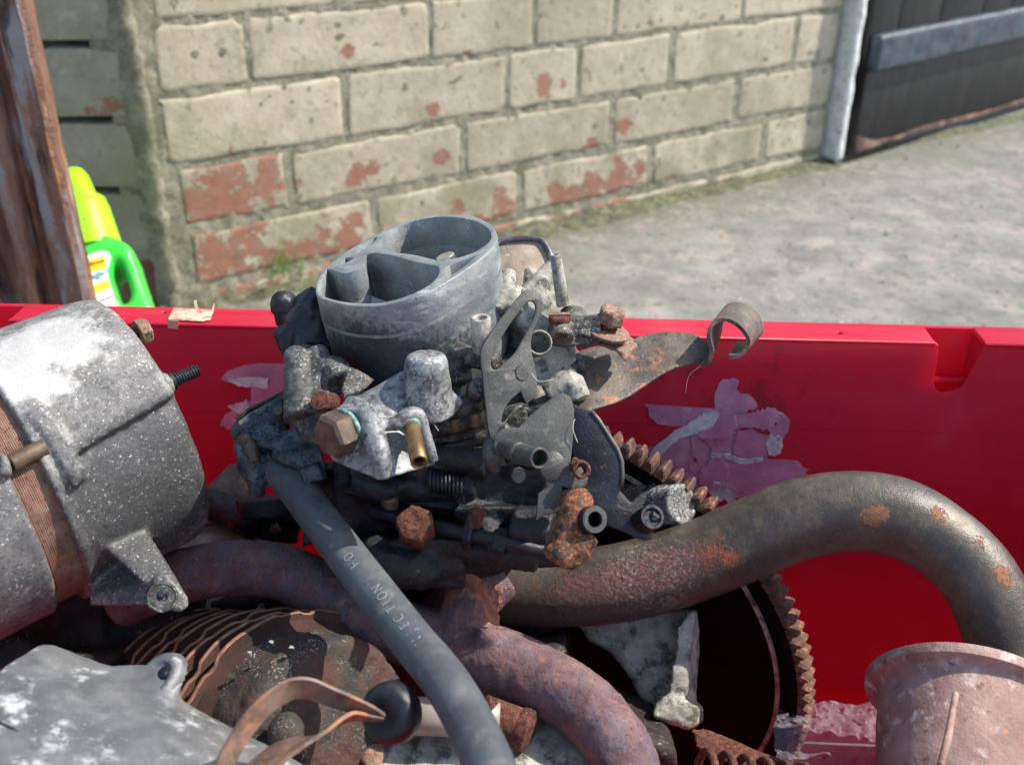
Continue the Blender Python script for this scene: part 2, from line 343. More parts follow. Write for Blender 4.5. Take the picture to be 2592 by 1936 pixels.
def alloy_speck2(name, stops, th):
    m = alloy_speck(name, stops, th, raw=True)
    return m.layer('302f30', 300, .08, .40, rough=.45, metal=.1, amt=.80, spots=[(at(400, 1200, .37), .040), (at(330, 1330, .37), .036), (at(470, 1120, .39), .022), (at(250, 1280, .36), .022), (at(420, 1350, .375), .03)], wob=1.0, col2='4a4948').layer('d8d5ce', 900, .60, .65, amt=.6, seed=51).layer('d9d6cf', 130, .35, .65, amt=.45, spots=[(at(130, 880, .37), .035), (at(170, 1010, .365), .02), (at(60, 930, .36), .03)], wob=1.4, seed=52).done()  # dark spots paint the shadowed right side into the alloy colour
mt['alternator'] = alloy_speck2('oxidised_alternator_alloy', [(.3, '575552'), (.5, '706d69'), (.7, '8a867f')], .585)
mt['alternator_dark'] = alloy_speck('speckled_alloy', [(.3, '4e4d4e'), (.5, '615f5f'), (.7, '7c7975')], .60)
mt['gearcase'] = (Mat('gearcase_alloy', [(.3, '4b4d4f'), (.5, '656666'), (.7, '807f7c')], 60, .5, .3, det=8)
    .layer('b4b5b4', 120, .52, .70, rough=.75, metal=0, gate=(30, .42, .58), amt=.8).layer('cfcfcc', 900, .60, .68, amt=.5, rough=.8, gate=(60, .46, .60)).layer('3e4043', 90, .54, .7, amt=.55, seed=3).layer('4c4a46', 1400, .57, .63, amt=.5).bump(1300, .00015).bump(300, .0002).done())
mt['lamination'] = (Mat('rusty_laminations', [(.3, '5f4132'), (.5, '856351'), (.7, '9b7e69')], 120, .75, .1)
    .layer('a5553a', 160, .52, .62, amt=.7, col2='8e4a35', gate=(40, .45, .58)).layer('3e2f28', 700, .57, .63, amt=.7).bump(900, .0002).done())
mt['rubber'] = (Mat('weathered_rubber_hose', [(.3, '35383b'), (.5, '484b4d'), (.7, '5c5d5d')], 45, .5, 0)
    .layer('6e695f', 90, .54, .7, amt=.5).layer('7c7f82', 900, .62, .68, amt=.5).layer('2b2e33', 300, .56, .66, amt=.4, seed=4).bump(1200, .00006).bump(120, .0002).done())
mt['black_rubber'] = Mat('black_rubber', [(.3, '0d0d10'), (.5, '17171b'), (.7, '2a2a2d')], 120, .42, 0).layer('3c3836', 400, .6, .7, amt=.6).bump(300, .0005).done()
mt['brass'] = (Mat('tarnished_brass', [(.3, '6d5636'), (.5, '8b6f47'), (.7, 'a88c63')], 120, .38, .7).layer('3c3430', 250, .54, .66, rough=.6, amt=.6).bump(700, .00008).done())
mt['bronze_hex'] = (Mat('dull_bronze', [(.3, '3d332b'), (.5, '5f4f40'), (.7, '7e6a55')], 110, .45, .5).layer('8f7a60', 300, .56, .7, amt=.6).bump(700, .00012).done())
mt['verdigris'] = Mat('verdigris', [(.3, '37403c'), (.5, '56716a'), (.7, '86aaa0')], 500, .8, 0).bump(900, .0002).done()
# crate plastic with scuffs, residue stains
m = Mat('red_plastic', [(.3, 'd22a42'), (.5, 'db314a'), (.7, 'e03b52')], 8, .34, 0, stretch=(.10, .10, 1))
m.layer('f08a92', 1100, .70, .735, rough=.7, amt=.6, gate=(24, .48, .6), st=True)
m.layer('8c2b2f', 60, .1, .5, rough=.6, amt=.6, spots=[(at(1980, 1090, .48), .05), (at(1700, 1040, .48), .05), (at(560, 1000, .49), .035)], wob=1.6)
m.layer('6f3a2a', 220, .12, .4, rough=.7, amt=.55, spots=[(at(2040, 1090, .48), .04), (at(1560, 980, .48), .03), (at(530, 950, .49), .025), (at(580, 1060, .49), .02)], wob=1.7)
m.layer('c05a62', 900, .66, .7, rough=.7, amt=.7, gate=(30, .5, .6)).layer('d98c90', 200, .70, .74, amt=.5)
m.layer('d98a8c', 30, .50, .80, rough=.75, amt=.22, seed=61)
m.layer('5f3a2c', 500, .66, .70, amt=.5, gate=(40, .5, .6), seed=62)
mt['red'] = m.bump(600, .00004).bump(14, .0012, 2).done(.5)
mt['red_side'] = Mat('red_plastic_side', [(.3, 'd22a42'), (.7, 'db314a')], 8, .35, 0).done(.35)
mt['label_film'] = (Mat('label_residue', [(.3, 'b06f8b'), (.5, 'c0829b'), (.7, 'cf98ab')], 60, .55, 0).layer('c9b2bd', 100, .52, .7, amt=.55).layer('8a4a3f', 150, .6, .72, amt=.5, seed=3).bump(300, .0002).done())
mt['label_paper'] = (Mat('torn_paper', [(.3, 'a99fa4'), (.5, 'cac2c4'), (.7, 'e0dcda')], 150, .8, 0).layer('8f7a66', 200, .58, .7, amt=.6).bump(300, .0001).done())
mt['tape'] = Mat('yellowed_tape', [(.3, 'b98a78'), (.7, 'd9bfa2')], 150, .45, 0).layer('c9525a', 200, .5, .6, amt=.7).bump(300, .0003).done()
# wall
def brick_mat(name, paint, face, seed):
    m = Mat(name, paint, 22, .85, 0)
    m.layer('8f8a78', 60, .55, .7, amt=.5, seed=seed).layer('6d6a5a', 200, .62, .7, amt=.7, seed=seed + 1)
    m.layer('7f7a66', 90, .56, .66, amt=.6, seed=seed + 11).layer('c9c0a6', 45, .56, .68, amt=.5, seed=seed + 12).layer('4b483c', 420, .63, .67, amt=.75, seed=seed + 13).layer('57543f', 14, .58, .72, amt=.4, seed=seed + 14)
    m.layer('8c856f', 7, .46, .62, amt=.5, seed=seed + 15)
    z = m.axis(2)
    m.layer('83805f', 18, .44, .60, amt=.75, seed=seed + 5, mask=m.step(m.math('MULTIPLY', z, -1), .26, .5))
    W = V((-.392, 1.10, 0)); n = V((.5519, -.8339, 0))
    def wp(u, v):
        r = ray(u, v); return r * (W.dot(n) / r.dot(n)) if face else r * (1.103 / r.y)
    sp = [(590, 490, .046), (530, 545, .030), (660, 470, .036), (640, 560, .032), (560, 650, .034), (600, 690, .036), (700, 670, .034), (800, 650, .034), (880, 625, .026), (640, 600, .014), (600, 770, .03), (700, 745, .03), (900, 440, .016), (940, 425, .010),
          (1120, 405, .009), (1090, 285, .010), (1065, 290, .008), (1380, 218, .014), (1425, 210, .009), (1500, 365, .014), (1485, 375, .012), (1580, 318, .012), (1560, 470, .034), (1480, 490, .034), (1420, 510, .028), (1400, 480, .012), (1620, 425, .010),
          (1650, 440, .012), (1270, 555, .030), (1210, 560, .018), (900, 560, .012), (1160, 520, .014), (905, 565, .014), (880, 130, .008), (1180, 140, .007), (1700, 450, .010), (1930, 400, .008)] if face else [(395, 600, .010), (400, 720, .03), (270, 270, .018), (330, 265, .014), (390, 465, .012)]
    k = None
    for u, v, r_ in sp:
        q = m.math('SUBTRACT', 1.0, m.math('DIVIDE', m.dist(wp(u, v)), r_)); k = q if k is None else m.math('MAXIMUM', k, q)
    f = m.math('ADD', m.math('MULTIPLY', m.math('MAXIMUM', k, -1.2), .75), m.math('MULTIPLY', m.math('SUBTRACT', m.noise(38, 10, .72, .4, seed=seed + 2), .5), 4.8))
    f = m.math('ADD', f, m.math('MULTIPLY', m.math('SUBTRACT', m.noise(260, 4, .7, seed=seed + 3), .5), 1.3))
    f = m.math('MULTIPLY', m.step(f, .02, .22), .88)
    f = m.math('MAXIMUM', f, m.step(m.noise(60, 8, .7, seed=seed + 6), .735, .755))
    c = m.ramp(m.noise(60, 5), [(.3, '80574e'), (.5, '99604b'), (.7, '8a6f66')])
    m.col = m.mix(f, m.col, c); k = m.math('MULTIPLY', f, -.0005); m.h = k
    return m
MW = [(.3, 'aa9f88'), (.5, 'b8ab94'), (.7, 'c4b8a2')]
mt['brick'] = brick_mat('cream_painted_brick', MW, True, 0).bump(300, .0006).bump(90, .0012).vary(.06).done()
mt['brick_shade'] = brick_mat('shaded_side_brick', [(.3, '8f8a76'), (.5, '9c9782'), (.7, 'a7a18b')], False, 40).bump(300, .0006).bump(90, .0012).vary(.06).done()  # the return face's shade is put into these darker brick tones
mt['brick_bare'] = Mat('bare_brown_brick', [(.3, '5c4334'), (.5, '6d4f3c'), (.7, '7c5a45')], 40, .9, 0).layer('7f8066', 60, .56, .64, amt=.8).bump(160, .002).done()
mt['mortar'] = (Mat('grubby_mortar', [(.3, '767260'), (.5, '918b76'), (.7, 'a9a18b')], 60, .95, 0, det=8).layer('46463a', 260, .55, .64, amt=.7).layer('b5ab93', 400, .56, .66, amt=.6)
    .layer('5e6045', 24, .48, .62, amt=.6, seed=2).bump(500, .0012).bump(160, .002).done())
mt['mortar_dark'] = Mat('deep_open_joint', [(.3, '3c3a36'), (.5, '57544c'), (.7, '6b675c')], 60, .95, 0).layer('2b2a28', 120, .5, .62, amt=.8).bump(200, .003).done()
mt['concrete'] = None
m = Mat('yard_concrete', [(.3, '605f59'), (.5, '77756e'), (.7, '8b8880')], 14, .92, 0, det=10)
m.layer('666a58', 3.2, .46, .60, amt=.7, seed=5).layer('a1948b', 16, .5, .66, amt=.5, seed=2).layer('56544c', 70, .54, .64, amt=.6).layer('cfcac0', 240, .62, .66, amt=.8, gate=(9, .46, .60)).layer('403e39', 220, .63, .67, amt=.8, seed=7)
n_ = m.nt.nodes.new('ShaderNodeVectorMath'); n_.operation = 'DOT_PRODUCT'; m.nt.links.new(m.vec, n_.inputs[0]); n_.inputs[1].default_value = (.5519, -.8339, 0)
dw = m.math('ADD', n_.outputs['Value'], 1.1336)           # metres out from the wall face: dirt gathers there
near = m.step(m.math('ADD', dw, m.math('MULTIPLY', m.noise(14, 7, .7), -.22)), .06, -.10)
m.layer('4f5040', 60, .36, .56, mask=near, amt=.85, seed=21, col2='6b6a55')
mt['concrete'] = m.bump(300, .0015).bump(60, .003).done()
mt['moss'] = (Mat('mossy_dirt', [(.3, '3e3d30'), (.5, '57573f'), (.7, '6b6a4b')], 60, .95, 0).layer('7d7b68', 120, .54, .64, amt=.7).layer('2d2b24', 200, .56, .64, amt=.8).layer('8f8b80', 500, .62, .67, amt=.8).bump(200, .004).done())
mt['white_paint'] = (Mat('flaking_white_paint', [(.3, 'c9cac4'), (.5, 'dedfd9'), (.7, 'e6e6e2')], 60, .6, 0).layer('7d8a74', 90, .55, .68, amt=.7, seed=2).layer('6b6a63', 150, .6, .68, amt=.8).bump(200, .001).done())
mt['black_wood'] = (Mat('weathered_black_paint', [(.3, '101013'), (.5, '19191b'), (.7, '272627')], 40, .5, 0, stretch=(1, 1, .25))
    .layer('3a3026', 60, .54, .68, amt=.6, st=True).layer('8d8f94', 500, .70, .72, amt=.9).bump(120, .0012, st=True).done())
mt['blue_wood'] = (Mat('worn_blue_black_rail', [(.3, '2b333d'), (.5, '3a4450'), (.7, '4b545e')], 40, .45, 0).layer('6d665c', 90, .62, .7, amt=.7).bump(120, .001).done())
mt['bare_wood'] = Mat('bare_rotten_wood', [(.3, '2c2320'), (.5, '5e463c'), (.7, '94756a')], 40, .9, 0).bump(120, .003).done()
mt['post'] = (Mat('rusted_steel_post', [(.3, '553a30'), (.5, '7b5848'), (.7, '9a7866')], 70, .55, .3, stretch=(1, 1, .16))
    .layer('8b9093', 45, .50, .58, rough=.5, metal=.3, amt=.8, st=True, seed=3).layer('b87c4a', 60, .55, .64, amt=.7, st=True, col2='cf9c68', seed=5).layer('241b1a', 60, .55, .62, amt=.8, st=True, seed=7).layer('d6b896', 260, .60, .72, amt=.55, gate=(20, .45, .6)).bump(200, .0016).bump(60, .002).done())
mt['green'] = Mat('green_plastic', [(.3, '35c23c'), (.7, '4ed04f')], 8, .3, 0).done()
mt['lime'] = Mat('lime_plastic', [(.3, '8fd91c'), (.7, 'a4e327')], 8, .3, 0).done()
mt['white_label'] = Mat('white_label', [(.3, 'e9ebe4'), (.7, 'f2f3ee')], 20, .4, 0).done()
mt['yellow_ink'] = Mat('yellow_print', [(.3, 'e8c81a'), (.7, 'f2d62a')], 20, .4, 0).done()
mt['lime_ink'] = Mat('lime_print', [(.3, 'cfd92a'), (.7, 'dfe63a')], 20, .4, 0).done()
mt['teal_ink'] = Mat('teal_print', [(.3, '2f9c94'), (.7, '45aca4')], 20, .4, 0).done()
mt['red_ink'] = Mat('red_print', [(.3, 'b0283a'), (.7, 'b0283a')], 20, .4, 0).done()
mt['black_face'] = Mat('black_flywheel_face', [(.3, '060607'), (.5, '0a0a0b'), (.7, '121211')], 40, .8, 0, spec=.08).bump(300, .0003).done()
mt['tooth'] = (Mat('rusty_ring_gear', [(.3, '3c2720'), (.5, '5f4235'), (.7, '7e6050')], 300, .85, .1).layer('b4673c', 300, .56, .64, amt=.7).bump(900, .0002).done())
mt['engine'] = (Mat('dark_oily_engine', [(.3, '17120f'), (.5, '261c18'), (.7, '3a2a22')], 90, .7, .05).layer('8d8574', 400, .6, .67, amt=.9, gate=(40, .46, .6)).layer('5a3122', 160, .56, .68, amt=.7).bump(700, .0005).bump(180, .001).done())
mt['crank'] = (Mat('gritty_crankcase', [(.3, '27221f'), (.5, '3a332d'), (.7, '5a5044')], 60, .75, .1).layer('857c69', 800, .56, .63, amt=.85, gate=(60, .44, .56)).layer('c9c2ae', 1100, .60, .65, amt=.8, gate=(60, .46, .56)).layer('4a2a20', 60, .46, .60, amt=.8).bump(800, .0005).bump(200, .0008).done())
mt['silver'] = Mat('plated_brass', [(.3, 'b9bda8'), (.7, 'dfe0cf')], 200, .25, .9).done()
mt['tin'] = (Mat('dirty_tin', [(.3, '7d6d5c'), (.5, '9b8a77'), (.7, 'b0a08e')], 120, .6, .1).layer('5a3a2e', 200, .56, .66, amt=.8).layer('d2cabb', 200, .6, .7, amt=.6).bump(600, .0002).done())
mt['tin_rim'] = (Mat('tin_rim', [(.3, '4a4448'), (.5, '77737a'), (.7, 'b2afb5')], 90, .35, .5).layer('6a3c2e', 160, .56, .64, amt=.8).bump(600, .0002).done())
mt['bracket'] = (Mat('brown_steel_bracket', [(.3, '3a332d'), (.5, '54493f'), (.7, '6e6053')], 70, .55, .2).layer('8d5535', 130, .56, .66, amt=.7, col2='a9683f').layer('221f20', 160, .56, .66, amt=.8, seed=4).layer('9a8c7d', 700, .6, .67, amt=.6).bump(800, .0003).done())
mt['flange'] = (Mat('pinkish_rust_flange', [(.3, '6f5148'), (.5, '8b6c61'), (.7, 'a38679')], 60, .7, .1).layer('c9b7ae', 170, .52, .66, amt=.7, gate=(35, .42, .56)).layer('a85a36', 200, .57, .64, amt=.7, col2='c07440', gate=(40, .48, .6)).layer('4a3330', 260, .58, .66, amt=.7, seed=5).bump(800, .0003).bump(200, .0004).done())
mt['beige_tube'] = Mat('beige_tube', [(.3, '7a7062'), (.5, '908575'), (.7, '9f9585')], 60, .5, .1).bump(600, .0001).done()
mt['blade'] = Mat('grass_blade', [(.3, '5f8a30'), (.7, '86ac45')], 60, .6, 0).done()
mt['dry'] = Mat('dry_leaf', [(.3, 'a5733c'), (.7, 'c29257')], 60, .7, 0).done()
mt['thread'] = Mat('dusty_fibre', [(.3, 'b7ab97'), (.7, 'd1c7b5')], 60, .7, 0).done()
mt['ink_pale'] = Mat('pale_moulded_letters', [(.3, '8d9296'), (.7, 'a0a4a8')], 300, .6, 0).done()
# crumpled clear film
fm = bpy.data.materials.new('clear_film'); fm.use_nodes = True; b = fm.node_tree.nodes['Principled BSDF']
b.inputs['Base Color'].default_value = (.42, .38, .44, 1); b.inputs['Roughness'].default_value = .25; b.inputs['Alpha'].default_value = .3
mt['film'] = fm
#@@MAIN
# ================================================================== the yard
GZ = -.505
def flat(x0, y0, x1, y1, z): return [V((x0, y0, z)), V((x1, y0, z)), V((x1, y1, z)), V((x0, y1, z))], [(0, 1, 2, 3)]
g = mesh_obj('ground', flat(-30, -30, 30, 30, GZ), mt['concrete'], smooth=0, origin=(0, 0, GZ)); prop(g, kind='structure')

# brick wall: the lit face runs away to the right, a short return faces the camera
W0 = V((-.392, 1.10, 0)); WD = V((math.cos(R(33.5)), math.sin(R(33.5)), 0)); WN = V((WD.y, -WD.x, 0))
def wall_t(x, z):
    k = (x - 1296) / F        # X = k * depth, depth = Y*CP - z*SP
    return (k * (W0.y * CP - z * SP) - W0.x) / (WD.x - k * WD.y * CP)
wall = thing('brick_wall', 'cream painted brick wall with peeling paint and red brick showing, beside the black door', 'wall', (-.392, 1.10, GZ))
def brick(o, ex, ez, n, w_, h, mat, depth=.05, out=.0, jit=.0022, rr=.0045, par=wall):
    pts = []                 # rounded, slightly uneven outline
    for sx, sz in ((1, 1), (-1, 1), (-1, -1), (1, -1)):
        r_ = rr * random.uniform(.4, 1.7); a0 = math.atan2(sz, sx)
        for k in (-1, 0, 1):
            a = a0 + k * math.pi / 4 * .99
            pts.append((sx * (w_ / 2 - r_) + r_ * math.cos(a), sz * (h / 2 - r_) + r_ * math.sin(a)))
    L = []
    for i, (a, b) in enumerate(pts):
        L.append((a, b)); a2, b2 = pts[(i + 1) % 12]; d = math.hypot(a2 - a, b2 - b)
        if d > .05:
            k = max(1, int(d / .035))
            for q in range(1, k): L.append((a + (a2 - a) * q / k, b + (b2 - b) * q / k))
    L = [(a + random.uniform(-jit, jit), b + random.uniform(-jit, jit)) for a, b in L]
    m = len(L); Vs = []
    tilt = random.uniform(-.01, .01)
    for ins, dz in ((0, -depth), (0, -.0012), (.0004, -.0004), (.0012, 0), (.006, 0)):
        for a, b in L: Vs.append(o + ex * (a - math.copysign(min(ins, abs(a)), a)) + ez * (b - math.copysign(min(ins, abs(b)), b)) + n * (out + dz + tilt * b))
    Fs = [tuple(range(4 * m, 5 * m))]
    for j in (0, 1, 2, 3):
        for i in range(m): Fs.append((j * m + i, j * m + (i + 1) % m, (j + 1) * m + (i + 1) % m, (j + 1) * m + i))
    return mesh_obj('brick', (Vs, Fs), mat, par, smooth=50)
EZ = V((0, 0, 1))
zr = [-.182, -.256, -.334, -.409, -.481, -.553]       # bed joints at the corner, from the photograph
rows = [
    [366, 848, 1330, 1760, 2190], [377, 626, 1087, 1350, 1556, 1885, 2150], [393, 873, 1284, 1462, 1698, 2012, 2128],
    [436, 735, 1173, 1547, 1864, 2112], [462, 948, 1318, 1646, 1931, 2098], [500, 745, 1110, 1480, 1800, 2096]]
JW, JH = .0085, .0080
tend = wall_t(2135, -.25)
for i, xs in enumerate(rows):
    zt = -.108 if i == 0 else zr[i - 1]; zb = zr[i] if i < len(zr) else -.6
    zb = max(zb, GZ - .03); zm = (zt + zb) / 2
    for j in range(len(xs) - 1):
        t0, t1 = wall_t(xs[j], zm), min(wall_t(xs[j + 1], zm), tend)
        gl = JW + random.uniform(-.002, .002)
        if j == 0: t0 += .004 + .004 * i * .3
        if t1 - t0 < .02: continue
        jl = (0, 0, .001, .004, .005, .005)[i]; gl += jl
        brick(W0 + WD * ((t0 + t1) / 2) + EZ * (zm + jl * .2), WD, EZ, WN, t1 - t0 - gl, zt - zb - JH - jl, mt['brick'])
for i in range(5):                                      # courses above the frame
    zt = -.108 + .074 * (i + 1); t = .0 if i % 2 else -.0; k = 0
    while t < tend - .02:
        w_ = .108 if (i + k) % 2 else .218
        w_ = min(w_, tend - t)
        brick(W0 + WD * (t + w_ / 2 + .003) + EZ * (zt - .037), WD, EZ, WN, w_ - JW, .074 - JH, mt['brick']); t += w_; k += 1
# mortar body behind the bricks, a little recessed and uneven
def rough_sheet(o, ex, ey, n, w_, h, nx, ny, amp, sc_=40, thick=.06):
    Vs, Fs = [], []
    for j in range(ny + 1):
        for i in range(nx + 1):
            p = o + ex * (w_ * i / nx) + ey * (h * j / ny); Vs.append(p + n * amp * mnoise.noise(p * sc_))
    for j in range(ny):
        for i in range(nx):
            a = j * (nx + 1) + i; Fs.append((a, a + 1, a + nx + 2, a + nx + 1))
    return Vs, Fs
mesh_obj('mortar', rough_sheet(W0 - WN * .0009 + EZ * -.56, WD, EZ, WN, tend, .84, 300, 180, .0018, 90), mt['mortar'], wall, smooth=180)
# corner mortar
Vs, Fs = [], []
for j in range(120):
    z = -.56 + .84 * j / 119
    for k, (a, b) in enumerate(((-.026, -.006), (-.018, -.0005), (-.008, .0015), (0, .001), (.006, -.0005), (.014, -.006))):
        q = W0 + (V((1, 0, 0)) * a + V((0, -1, 0)) * b if a <= 0 else WD * a + WN * b) + EZ * z
        d = mnoise.noise(V((a * 60, 3, z * 45))); Vs.append(q + V((.3, -1, 0)) * .0035 * d + V((1, 0, 0)) * .006 * mnoise.noise(V((2, k, z * 30))) * (k < 2))
for j in range(119):
    for k in range(5): a = j * 6 + k; Fs.append((a, a + 1, a + 7, a + 6))
mesh_obj('corner_mortar', (Vs, Fs), mt['mortar'], wall, smooth=180)
# return face: open joints
RX = V((1, 0, 0)); RN = V((0, -1, 0)); RY = 1.103
def rx(u, v): r = ray(u, v); return r.x * RY / r.y
def rz(v): r = ray(300, v); return r.z * RY / r.y
lev = [-150, -62, 28, 116, 303, 480, 648, 810]
cfg = [(-260, 60, 330), (-260, 60, 330), (-200, 75, 338), (-160, 120, 352), (-140, 146, 385), (-140, 163, 420), (-140, 185, 452), (-140, 200, 478)]
for i in range(-4, 4):
    zt = rz(116) + .0775 * (-i) + .0; zb = zt - .0775
    u0, u1 = [(60, 330), (60, 338), (80, 342), (78, 338), (118, 352), (150, 398), (170, 432), (208, 470)][i + 4]
    x0 = rx(u0, 116 + 175 * (i + .5)); x1 = W0.x - .005
    jo = .0085; mat = mt['brick_bare'] if i == 3 else mt['brick_shade']
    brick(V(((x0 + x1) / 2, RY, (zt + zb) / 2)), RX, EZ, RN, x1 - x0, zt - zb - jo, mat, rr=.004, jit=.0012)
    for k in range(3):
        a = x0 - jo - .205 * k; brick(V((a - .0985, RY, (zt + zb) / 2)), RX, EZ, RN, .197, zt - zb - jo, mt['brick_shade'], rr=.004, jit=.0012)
mesh_obj('return_mortar', rough_sheet(V((-1.3, RY + .02, -.56)), RX, EZ, RN, .915, .84, 120, 100, .003), mt['mortar_dark'], wall, smooth=180)
for i in range(-3, 4):                                  # the joints are pointed only near the corner
    z = rz(116) - .0775 * i; L = (.030, .034, .030, .05, .036, .045, .055)[i + 3]
    mesh_obj('pointing', cast(box(V((W0.x - .012 - L * .25, RY + .007, z)), RX * L * .45, V((0, .008, 0)), EZ * .006), .0025, 3, .004, .01), mt['mortar'], wall, smooth=180)
# moss and washed soil along the foot of the wall
Vs, Fs = [], []; nx, ny = 300, 16
for i in range(nx + 1):
    t = -.02 + 3.1 * i / nx; wd = .022 + .02 * mnoise.noise(V((t * 5, 0, 1))) + .02 * math.exp(-((t - .45) / .25) ** 2) + .008 * mnoise.noise(V((t * 40, 2, 1)))
    for j in range(ny + 1):
        s_ = j / ny; p = W0 + WD * t + WN * (s_ * wd * 1.5 - .006) + EZ * (GZ - .0015)
        hgt = .016 * (1 - s_) ** 1.6 * (1 + .5 * mnoise.noise(p * 30)) + .004 * (1 - s_) * mnoise.noise(p * 160)
        if t > tend: hgt *= .5
        p.z += hgt; Vs.append(p)
for i in range(nx):
    for j in range(ny): a = i * (ny + 1) + j; Fs.append((a, a + ny + 1, a + ny + 2, a + 1))
mo = mesh_obj('moss', (Vs, Fs), mt['moss'], smooth=180, origin=(W0.x, W0.y, GZ)); prop(mo, 'green brown moss and soil gathered along the foot of the brick wall', 'moss', kind='stuff')
gt = []
gb = V((P(712, 690, 1.05).x, 0, 0)); t0 = wall_t(712, -.46); gp = W0 + WD * t0 + WN * .004 + EZ * -.478
for k in range(26):
    b0 = gp + WD * random.uniform(-.02, .02) + WN * random.uniform(0, .012) + EZ * random.uniform(-.012, .01)
    d = (WN * random.uniform(0, .5) + WD * random.uniform(-.8, .4) + EZ * random.uniform(.3, 1.1)).normalized() * random.uniform(.018, .045)
    s_ = WD * .0012; gt.append(([b0 - s_, b0 + s_, b0 + d * .6 + s_ * .6, b0 + d + EZ * -.004, b0 + d * .6 - s_ * .6], [(0, 1, 2, 3, 4)]))
prop(mesh_obj('grass_tuft', join(*gt), mt['blade'], smooth=0, origin=gp), 'small green grass tuft growing from a low mortar joint behind the carburettor', 'grass')

# black plank door with its white frame strip
DP0 = V((.575, 1.717, 0)); DD = V((.45, .363, 0)).normalized(); DN = V((DD.y, -DD.x, 0)); DZ = GZ + .022
door = thing('plank_door', 'weathered black plank door with a blue grey rail and rotten bottom edge', 'door', (DP0.x, DP0.y, DZ))
def dt(u, v, off=0):
    r = ray(u, v); q = DP0 + DN * off; k = q.dot(DN) / r.dot(DN); h = r * k - q; return h.dot(DD), h.z
edges = [dt(x, 60)[0] for x in (2203, 2276, 2378, 2482)]; edges[0] = .0
while len(edges) < 14: edges.append(edges[-1] + .1)
for a, b in zip(edges, edges[1:]):
    mesh_obj('plank', plate2([[(a + .0012, DZ + random.uniform(0, .004)), (b - .0012, DZ + random.uniform(0, .004)), (b - .0012, .4), (a + .0012, .4)]], Plane(V((DP0.x, DP0.y, 0)), DN), .02, .0015), mt['black_wood'], door, smooth=40)
za = dt(2200, 98, .02)[1]; zb_ = dt(2200, 188, .02)[1]
mesh_obj('rail', cast(box(DP0 + DD * .66 + EZ * ((za + zb_) / 2) + DN * .011, DD * .658, EZ * ((za - zb_) / 2), DN * .011), .004, 2, .004, .05), mt['blue_wood'], door, smooth=180)
mesh_obj('kick_board', plate2([[(.001, DZ + .003), (1.32, DZ + .003), (1.32, zb_ - .001), (.001, zb_ - .001)]], Plane(V((DP0.x, DP0.y, 0)) + DN * .006, DN), .012, .001), mt['black_wood'], door, smooth=40)
q0 = dt(2157, 330, .01)[1]
mesh_obj('bottom_board', plate2([[(0, DZ - .006), (.2, DZ - .004), (.45, DZ - .008), (1.32, DZ - .004), (1.32, DZ + .001), (.6, DZ + .004), (.45, DZ + .000), (.3, DZ + .005), (.2, DZ + .008), (.12, DZ + .002), (.05, DZ + .008), (0, DZ + .024)]], Plane(V((DP0.x, DP0.y, 0)) + DN * .0075, DN), .008, .001), mt['bare_wood'], door)
ft = wall_t(2135, -.25); fp = W0 + WD * (ft + .012); 
fo = thing('door_frame', 'flaking white door frame strip at the right end of the brick wall', 'door frame', (fp.x, fp.y, GZ))
fr = cast(box(fp + EZ * -.05 + WN * .004 + WD * .006, WD * .0085, EZ * .447, WN * .022), .004, 3, .006, .03)
mesh_obj('post', fr, mt['white_paint'], fo, smooth=180)
mesh_obj('jamb', box(fp + EZ * -.05 + WD * .045 - WN * .02, WD * .022, EZ * .45, WN * .02), mt['black_wood'], fo, smooth=0)
# wall behind the door opening's far side is out of frame; the black jamb closes the gap
prop(mesh_obj('dry_leaf', ribbon([(2172, 365, 2.02), (2160, 385, 2.0), (2148, 405, 1.98)], [(10, 3, 0), (14, 5, 0), (3, 1, 0)], .001), mt['dry'], origin=P(2148, 405, 1.98)), 'single orange dry leaf lying at the foot of the door frame', 'leaf')
# small grit on the yard
gr = []
for k in range(1500):
    t = random.uniform(-.1, 2.2); d = abs(random.gauss(0, .35)) + .03; p = W0 + WD * t + WN * d; p.z = GZ
    r_ = random.uniform(.0006, .0024) * (1 if random.random() < .95 else 2); gr.append(hull([p + V((random.uniform(-1, 1), random.uniform(-1, 1), random.uniform(-.2, .9))) * r_ for _ in range(8)]))
prop(mesh_obj('grit', join(*gr), mt['mortar'], smooth=0, origin=(0, 1, GZ)), 'loose grey grit scattered on the concrete near the wall', 'grit', kind='stuff')

# rusted steel post on the left
pc = P(60, 700, .84); 
pt = thing('steel_post', 'rusty brown steel post with ribs standing at the left edge behind the red crate', 'post', (pc.x, pc.y, GZ))
def pxs(u): r = ray(u, 400); return r.x * pc.y / r.y
xr = pxs(151); prof = [(xr, 0), (xr, .012), (xr - .012, .012), (xr - .016, .05), (xr - .16, .05), (xr - .16, -.03), (xr - .095, -.03), (xr - .088, -.008), (xr - .070, -.008), (xr - .066, .006), (xr - .052, .006), (xr - .048, -.010), (xr - .038, -.010), (xr - .034, .005), (xr - .026, .005), (xr - .022, -.004), (xr - .004, -.004)]
Vs, Fs = [], []; m_ = len(prof); nz = 160
for j in range(nz + 1):
    z = GZ + 1.0 * j / nz
    for a, b in prof:
        p = V((a - .006 * (z + .3), pc.y + b, z)); p += V((mnoise.noise(p * 40), mnoise.noise(p * 40 + V((9, 0, 0))), 0)) * .0016; Vs.append(p)
for j in range(nz):
    for k in range(m_): a = j * m_ + k; b = j * m_ + (k + 1) % m_; Fs.append((b, a, a + m_, b + m_))
mesh_obj('channel', (Vs, Fs), mt['post'], pt, smooth=30)

